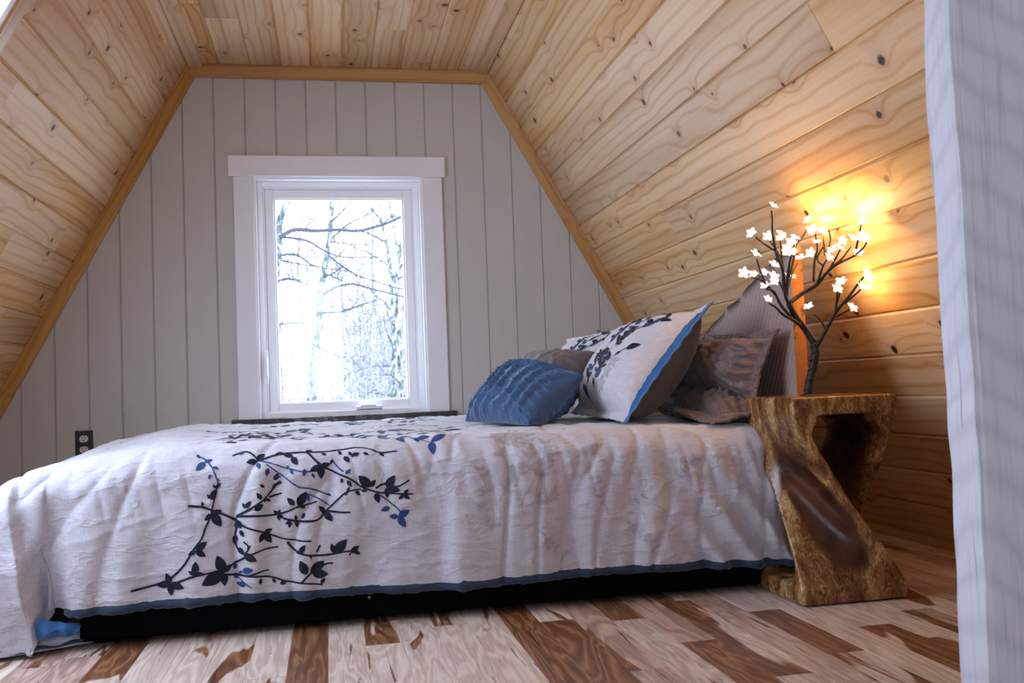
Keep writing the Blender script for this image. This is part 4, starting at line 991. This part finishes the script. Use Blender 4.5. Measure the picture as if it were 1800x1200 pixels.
def panel_solid(e1, e2):
    rings_ = []
    for i in range(NZ_ + 1):
        z = .008 + (HT - .016) * i / NZ_
        p, q = edge(e1, z), edge(e2, z); mid_ = (p + q) / 2; inn = Vector((CX, CY, z)) - mid_
        inn.z = 0; tdir = (q - p).normalized(); nrm = Vector((-tdir.y, tdir.x, 0))
        if nrm.dot(inn) < 0: nrm = -nrm
        th = .040 + .050 * math.exp(-((z - .052) / .022) ** 2) + .050 * math.exp(-((z - (HT - .058)) / .024) ** 2)
        ring_ = []
        for k in range(NC_ + 1):
            c = -1 + 2 * k / NC_
            dish = .020 * max(0, 1 - (c / .62) ** 2) ** 1.0 * math.exp(-((z - .25) / .13) ** 2)
            ring_.append(p.lerp(q, k / NC_) + nrm * dish)
        for k in range(NC_, -1, -1):
            tt_ = th * (1 - .28 * abs(-1 + 2 * k / NC_) ** 3)
            ring_.append(p.lerp(q, .02 + .96 * k / NC_) + nrm * tt_)
        rings_.append([bm.verts.new(x_) for x_ in ring_])
    m_ = len(rings_[0])
    for i in range(NZ_):
        for k in range(m_): bm.faces.new((rings_[i][k], rings_[i][(k + 1) % m_], rings_[i + 1][(k + 1) % m_], rings_[i + 1][k]))
    bm.faces.new(rings_[0][::-1]); bm.faces.new(rings_[-1])
panel_solid('A', 'B'); panel_solid('C', 'D')
bmesh.ops.recalc_face_normals(bm, faces=bm.faces)
box_bm(bm, CX - HX, CX + HX, CY - HY, CY + HY, 0.002, .048, .006, 2)
box_bm(bm, CX - HX, CX + HX, CY - HY, CY + HY, HT - .048, HT, .006, 2)
me = from_bm(bm, 'tmp'); tmp = bpy.data.objects.new('tmp', me); sc.collection.objects.link(tmp)
rm = tmp.modifiers.new('r', 'REMESH'); rm.mode = 'VOXEL'; rm.voxel_size = .0042; rm.adaptivity = 0
smd = tmp.modifiers.new('s', 'SMOOTH'); smd.factor = .5; smd.iterations = 7
dg = bpy.context.evaluated_depsgraph_get()
me2 = bpy.data.meshes.new_from_object(tmp.evaluated_get(dg)); bpy.data.objects.remove(tmp)
ha = []
for v_ in me2.vertices:
    co = v_.co; val = 0
    for e1, e2 in (('A', 'B'), ('C', 'D')):
        p, q = edge(e1, co.z), edge(e2, co.z); d = q - p; L = d.length; tdir = d / L
        c = (co - p).dot(tdir) / L * 2 - 1
        nrm = Vector((-tdir.y, tdir.x, 0)); inn = Vector((CX, CY, co.z)) - (p + q) / 2
        if nrm.dot(inn) < 0: nrm = -nrm
        dep = (co - p).dot(nrm)
        if -1.05 < c < 1.05:
            if dep < .026:
                wob = .10 * noise.noise(co * 14)
                r_ = math.sqrt(((co.z - .240) / .168) ** 2 + ((c + .06 - .1 * (co.z - .24) / .15) / .70) ** 2) + wob
                val = max(val, 1 - sstep(.82, 1.06, r_))
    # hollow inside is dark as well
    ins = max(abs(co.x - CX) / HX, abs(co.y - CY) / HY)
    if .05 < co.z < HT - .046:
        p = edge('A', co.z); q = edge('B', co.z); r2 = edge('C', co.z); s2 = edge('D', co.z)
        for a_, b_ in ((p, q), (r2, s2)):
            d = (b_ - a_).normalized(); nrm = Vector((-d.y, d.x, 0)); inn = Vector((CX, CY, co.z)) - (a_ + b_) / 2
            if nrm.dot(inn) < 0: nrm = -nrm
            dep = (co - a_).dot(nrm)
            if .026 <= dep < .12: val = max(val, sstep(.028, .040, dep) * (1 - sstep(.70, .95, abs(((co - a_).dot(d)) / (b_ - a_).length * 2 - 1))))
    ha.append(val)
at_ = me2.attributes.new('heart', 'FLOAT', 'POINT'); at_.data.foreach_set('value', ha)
me2.materials.clear()
tab = obj('twisted_side_table', me2, M_TAB)
tag(tab, 'twisted hourglass side table of brown carved wood standing beside the bed', 'side table')

# ------------------------------------------------------------------ blossom branch lamp on the side table
lamp = empty('blossom_lamp', (1.268, 2.30, HT)); tag(lamp, 'black branch lamp with small glowing pinkish-white blossoms on the twisted table', 'lamp')
t = NT('black_branch'); v = objc(t)
t.bump(t.noise(t.vmul(v, (1, 1, .4)), 120, 3), .6, .003); t.set((.008, .007, .008), .62); M_BRANCH = t.m
for n_, (r0, r1, pts) in enumerate(LAMP_BRANCHES):
    bm = bmesh.new()
    if n_ == 0: r0, r1 = .0088, .0085
    pts = [list(p) for p in pts]
    if n_ == 0: pts[0][2] = HT + .002
    wob = [Vector(p) + Vector((U(-1, 1), U(-1, 1), U(-1, 1))) * (.0012 if 0 < i < len(pts) - 1 else 0) for i, p in enumerate(pts)]
    rad = [1.15 * r0 + (1.2 * r1 - 1.15 * r0) * i / (len(pts) - 1) for i in range(len(pts))]
    tube_mesh(bm, wob, rad, 8)
    obj('trunk' if n_ == 0 else 'branch', from_bm(bm, 'br'), M_BRANCH, lamp)
bm = bmesh.new()
p0 = Vector(LAMP_BRANCHES[0][2][0]); 
bmesh.ops.create_cone(bm, cap_ends=True, segments=28, radius1=.020, radius2=.017, depth=.004, matrix=Matrix.Translation((p0.x, p0.y, HT + .0025)))
obj('base', from_bm(bm, 'base'), M_BRANCH, lamp, False)
# power lead: a small coil up the trunk
bm = bmesh.new()
tr_ = [Vector(p) for p in LAMP_BRANCHES[0][2]]; tr_[0].z = HT + .004
pp = []
for i in range(41):
    f_ = i / 40 * (len(tr_) - 1.001); k = int(f_); c = tr_[k].lerp(tr_[k + 1], f_ - k); a = i * .95
    pp.append(c + Vector((math.cos(a), math.sin(a), 0)) * .0106)
tube_mesh(bm, pp, [.0013] * len(pp), 6)
obj('wrapped_lead', from_bm(bm, 'lead'), plain('glossy_black_lead', (.01, .012, .02), .12), lamp)
t = NT('lit_petals'); t.set((.95, .80, .78), .3); t.b.inputs['Emission Color'].default_value = (1.0, .80, .76, 1); t.b.inputs['Emission Strength'].default_value = .40; M_PETAL = t.m
t = NT('led_bulb'); t.set((1, .9, .7), .3); t.b.inputs['Emission Color'].default_value = (1.0, .80, .60, 1); t.b.inputs['Emission Strength'].default_value = 9; M_LED = t.m
def blossom_mesh(seed):
    rr = random.Random(seed); bm = bmesh.new()
    for q in range(5):
        a = q * 2 * math.pi / 5 + rr.uniform(-.12, .12); tilt = rr.uniform(.25, .75); Lp = rr.uniform(.0105, .0135); wp = rr.uniform(.0042, .0055)
        rows = []
        for i in range(6):
            s_ = i / 5; r_ = .0015 + Lp * s_; w_ = wp * math.sin(math.pi * (.12 + .80 * s_)) ** .8; h_ = math.sin(tilt) * r_ * .75 + .0010 * math.sin(s_ * 3)
            row = []
            for k in (-1, -.5, 0, .5, 1):
                x, y = r_ * math.cos(tilt * .6), w_ * k
                row.append(bm.verts.new((x * math.cos(a) - y * math.sin(a), x * math.sin(a) + y * math.cos(a), h_ + abs(k) * .0016)))
            rows.append(row)
        for i in range(5):
            for k in range(4): bm.faces.new((rows[i][k], rows[i][k + 1], rows[i + 1][k + 1], rows[i + 1][k]))
    bmesh.ops.solidify(bm, geom=bm.faces[:], thickness=.0008)
    bmesh.ops.recalc_face_normals(bm, faces=bm.faces)
    me = from_bm(bm, 'blossom'); me.materials.append(M_PETAL)
    me.polygons.foreach_set('use_smooth', [True] * len(me.polygons)); return me
BM_ = [blossom_mesh(k) for k in range(5)]
bm = bmesh.new(); bmesh.ops.create_uvsphere(bm, u_segments=10, v_segments=7, radius=.0026, matrix=Matrix.Translation((0, 0, .004)))
led = from_bm(bm, 'bulb'); led.materials.append(M_LED)
rr = random.Random(6)
lo = Vector(lamp.location)
for i, p in enumerate(LAMP_BLOSSOMS):
    b = bpy.data.objects.new('blossom', BM_[i % 5]); sc.collection.objects.link(b); b.parent = lamp
    b.location = Vector(p) - lo
    d = Vector((rr.uniform(-.8, .5), rr.uniform(-1.3, -.5), rr.uniform(.1, .9))).normalized()
    b.rotation_euler = d.to_track_quat('Z', 'Y').to_euler(); k = rr.uniform(1.0, 1.3); b.scale = (k, k, k)
    c = bpy.data.objects.new('bulb', led); sc.collection.objects.link(c); c.parent = b
for p, e_ in (((1.306, 2.35, 1.010), 1.6), ((1.290, 2.31, 1.000), .35), ((1.322, 2.17, .975), 1.6), ((1.415, 2.30, .800), .9), ((1.34, 2.20, .93), .35)):
    l = bpy.data.lights.new('blossom_glow', 'POINT'); l.energy = e_; l.color = (1.0, .56, .17); l.shadow_soft_size = .006
    o = bpy.data.objects.new('blossom_glow', l); sc.collection.objects.link(o); o.parent = lamp; o.location = Vector(p) - lo

# ------------------------------------------------------------------ the bare wood outside
M_SNOW = NT('leaf_litter_and_snow'); t = M_SNOW; v = objc(t)
t.set(t.mix(t.rng(t.noise(v, 3, 5, .6), .45, .6), (.75, .76, .78), (.45, .42, .38)), .9); M_SNOW = t.m
g_ = panel('ground', (-60, 4.6, -2.75), (1, 0, 0), (0, 1, 0), (0, 0, 1), [(0, 0), (120, 0), (120, 120), (0, 120)], 0, 120, .001, 0, M_SNOW)
g_.name = 'ground'
def bark(name, c1, c2, c3, sc_=6):
    t = NT(name); v = objc(t); n1 = t.noise(t.vmul(v, (1, 1, .5)), sc_ * 3, 4, .65)
    return t.set(t.ramp(n1, [(.36, c1), (.5, c2), (.62, c3)]), .9)
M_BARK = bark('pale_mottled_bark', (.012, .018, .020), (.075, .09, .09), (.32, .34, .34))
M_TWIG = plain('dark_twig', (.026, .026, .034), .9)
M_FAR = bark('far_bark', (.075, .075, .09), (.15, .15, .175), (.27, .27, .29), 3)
TLAB = {'left': 'mottled bare tree at the left edge of the window view, forking at the top',
        'centre': 'slender bare tree with long side branches in the middle of the window view',
        'right': 'leaning bare tree right of centre outside the window',
        'far right': 'bare tree along the right edge of the window view',
        'stub': 'short broken dark trunk low in the middle of the window view'}
for nm, brs in TREES:
    b0 = brs[0][2][0]
    te = empty('bare_tree' if nm != 'stub' else 'broken_trunk', b0); tag(te, TLAB[nm], 'tree')
    for n_, (r0, r1, pts) in enumerate(brs):
        bm = bmesh.new(); k = len(pts)
        tube_mesh(bm, pts, [r0 + (r1 - r0) * i / (k - 1) for i in range(k)], 7 if n_ == 0 else 5)
        if n_:
            rb = random.Random(n_ * 17 + k)
            for q in range(int(k * 1.6)):
                f_ = rb.uniform(.15, .98) * (k - 1); a = int(f_); c = Vector(pts[a]).lerp(Vector(pts[min(a + 1, k - 1)]), f_ - a)
                d = Vector((rb.uniform(-1, 1), rb.uniform(-.4, .4), rb.uniform(-.3, 1))).normalized(); l_ = rb.uniform(.15, .5)
                tube_mesh(bm, [c, c + d * l_ * .5 + Vector((0, 0, .03)), c + d * l_], [.006, .004, .002], 3)
        obj('trunk' if n_ == 0 else 'branch', from_bm(bm, 'br'), M_BARK if n_ == 0 else M_TWIG, te)
def sapling(seed):
    rb = random.Random(seed); bm = bmesh.new(); H = rb.uniform(7, 10); n = 9; x = y = 0; pts = []
    for i in range(n):
        pts.append(Vector((x, y, H * i / (n - 1)))); x += rb.uniform(-.14, .14); y += rb.uniform(-.14, .14)
    r = rb.uniform(.035, .075)
    tube_mesh(bm, pts, [r * (1 - .7 * i / (n - 1)) for i in range(n)], 5)
    for q in range(46):
        f_ = rb.uniform(1.5, n - 1.1); a = int(f_); c = pts[a].lerp(pts[a + 1], f_ - a); an = rb.uniform(0, 6.28); l_ = rb.uniform(.5, 1.9)
        d = Vector((math.cos(an), math.sin(an), rb.uniform(.1, 1.1))).normalized()
        e1 = c + d * l_ * .5 + Vector((rb.uniform(-.1, .1), 0, rb.uniform(0, .12))); e2 = c + d * l_ + Vector((rb.uniform(-.2, .2), 0, rb.uniform(-.1, .3)))
        tube_mesh(bm, [c, e1, e2], [.014, .009, .004], 3, cap=False)
        for z in range(2):
            dd = Vector((rb.uniform(-1, 1), rb.uniform(-1, 1), rb.uniform(-.1, 1))) * rb.uniform(.2, .6)
            tube_mesh(bm, [e1, e1 + dd * .5, e1 + dd], [.006, .004, .002], 3, cap=False)
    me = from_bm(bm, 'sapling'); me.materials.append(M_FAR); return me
SP = [sapling(40 + k) for k in range(6)]
rb = random.Random(77)
for k in range(120):
    y = 17 + 24 * rb.random() ** .8; xr = rb.uniform(-.075, .12) if k % 3 else rb.uniform(.02, .12)
    o = bpy.data.objects.new('bare_sapling', SP[k % 6]); sc.collection.objects.link(o)
    o.location = (xr * y, y, -2.75); o.rotation_euler = (rb.uniform(-.05, .05), rb.uniform(-.06, .06), rb.uniform(0, 6.28)); s_ = rb.uniform(.55, 1.0); o.scale = (s_, s_, s_)
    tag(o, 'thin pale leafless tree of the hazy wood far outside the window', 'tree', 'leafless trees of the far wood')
bm = bmesh.new()
for k in range(1500):
    y = rb.uniform(14, 34); x = rb.uniform(-.08, .12) * y; z = -2.75 + rb.uniform(1.0, 4.2) * (1 if rb.random() < .6 else .8); h = rb.uniform(.3, 1.1)
    d = Vector((rb.uniform(-1, 1), rb.uniform(-.5, .5), rb.uniform(.1, 1))).normalized()
    p = Vector((x, y, z)); tube_mesh(bm, [p, p + d * h * .5 + Vector((0, 0, .06)), p + d * h], [.008, .006, .003], 3, cap=False)
br = obj('undergrowth', from_bm(bm, 'brush'), M_FAR, None, False)
tag(br, 'tangle of thin pale twigs low in the wood outside the window', 'undergrowth', kind='stuff')
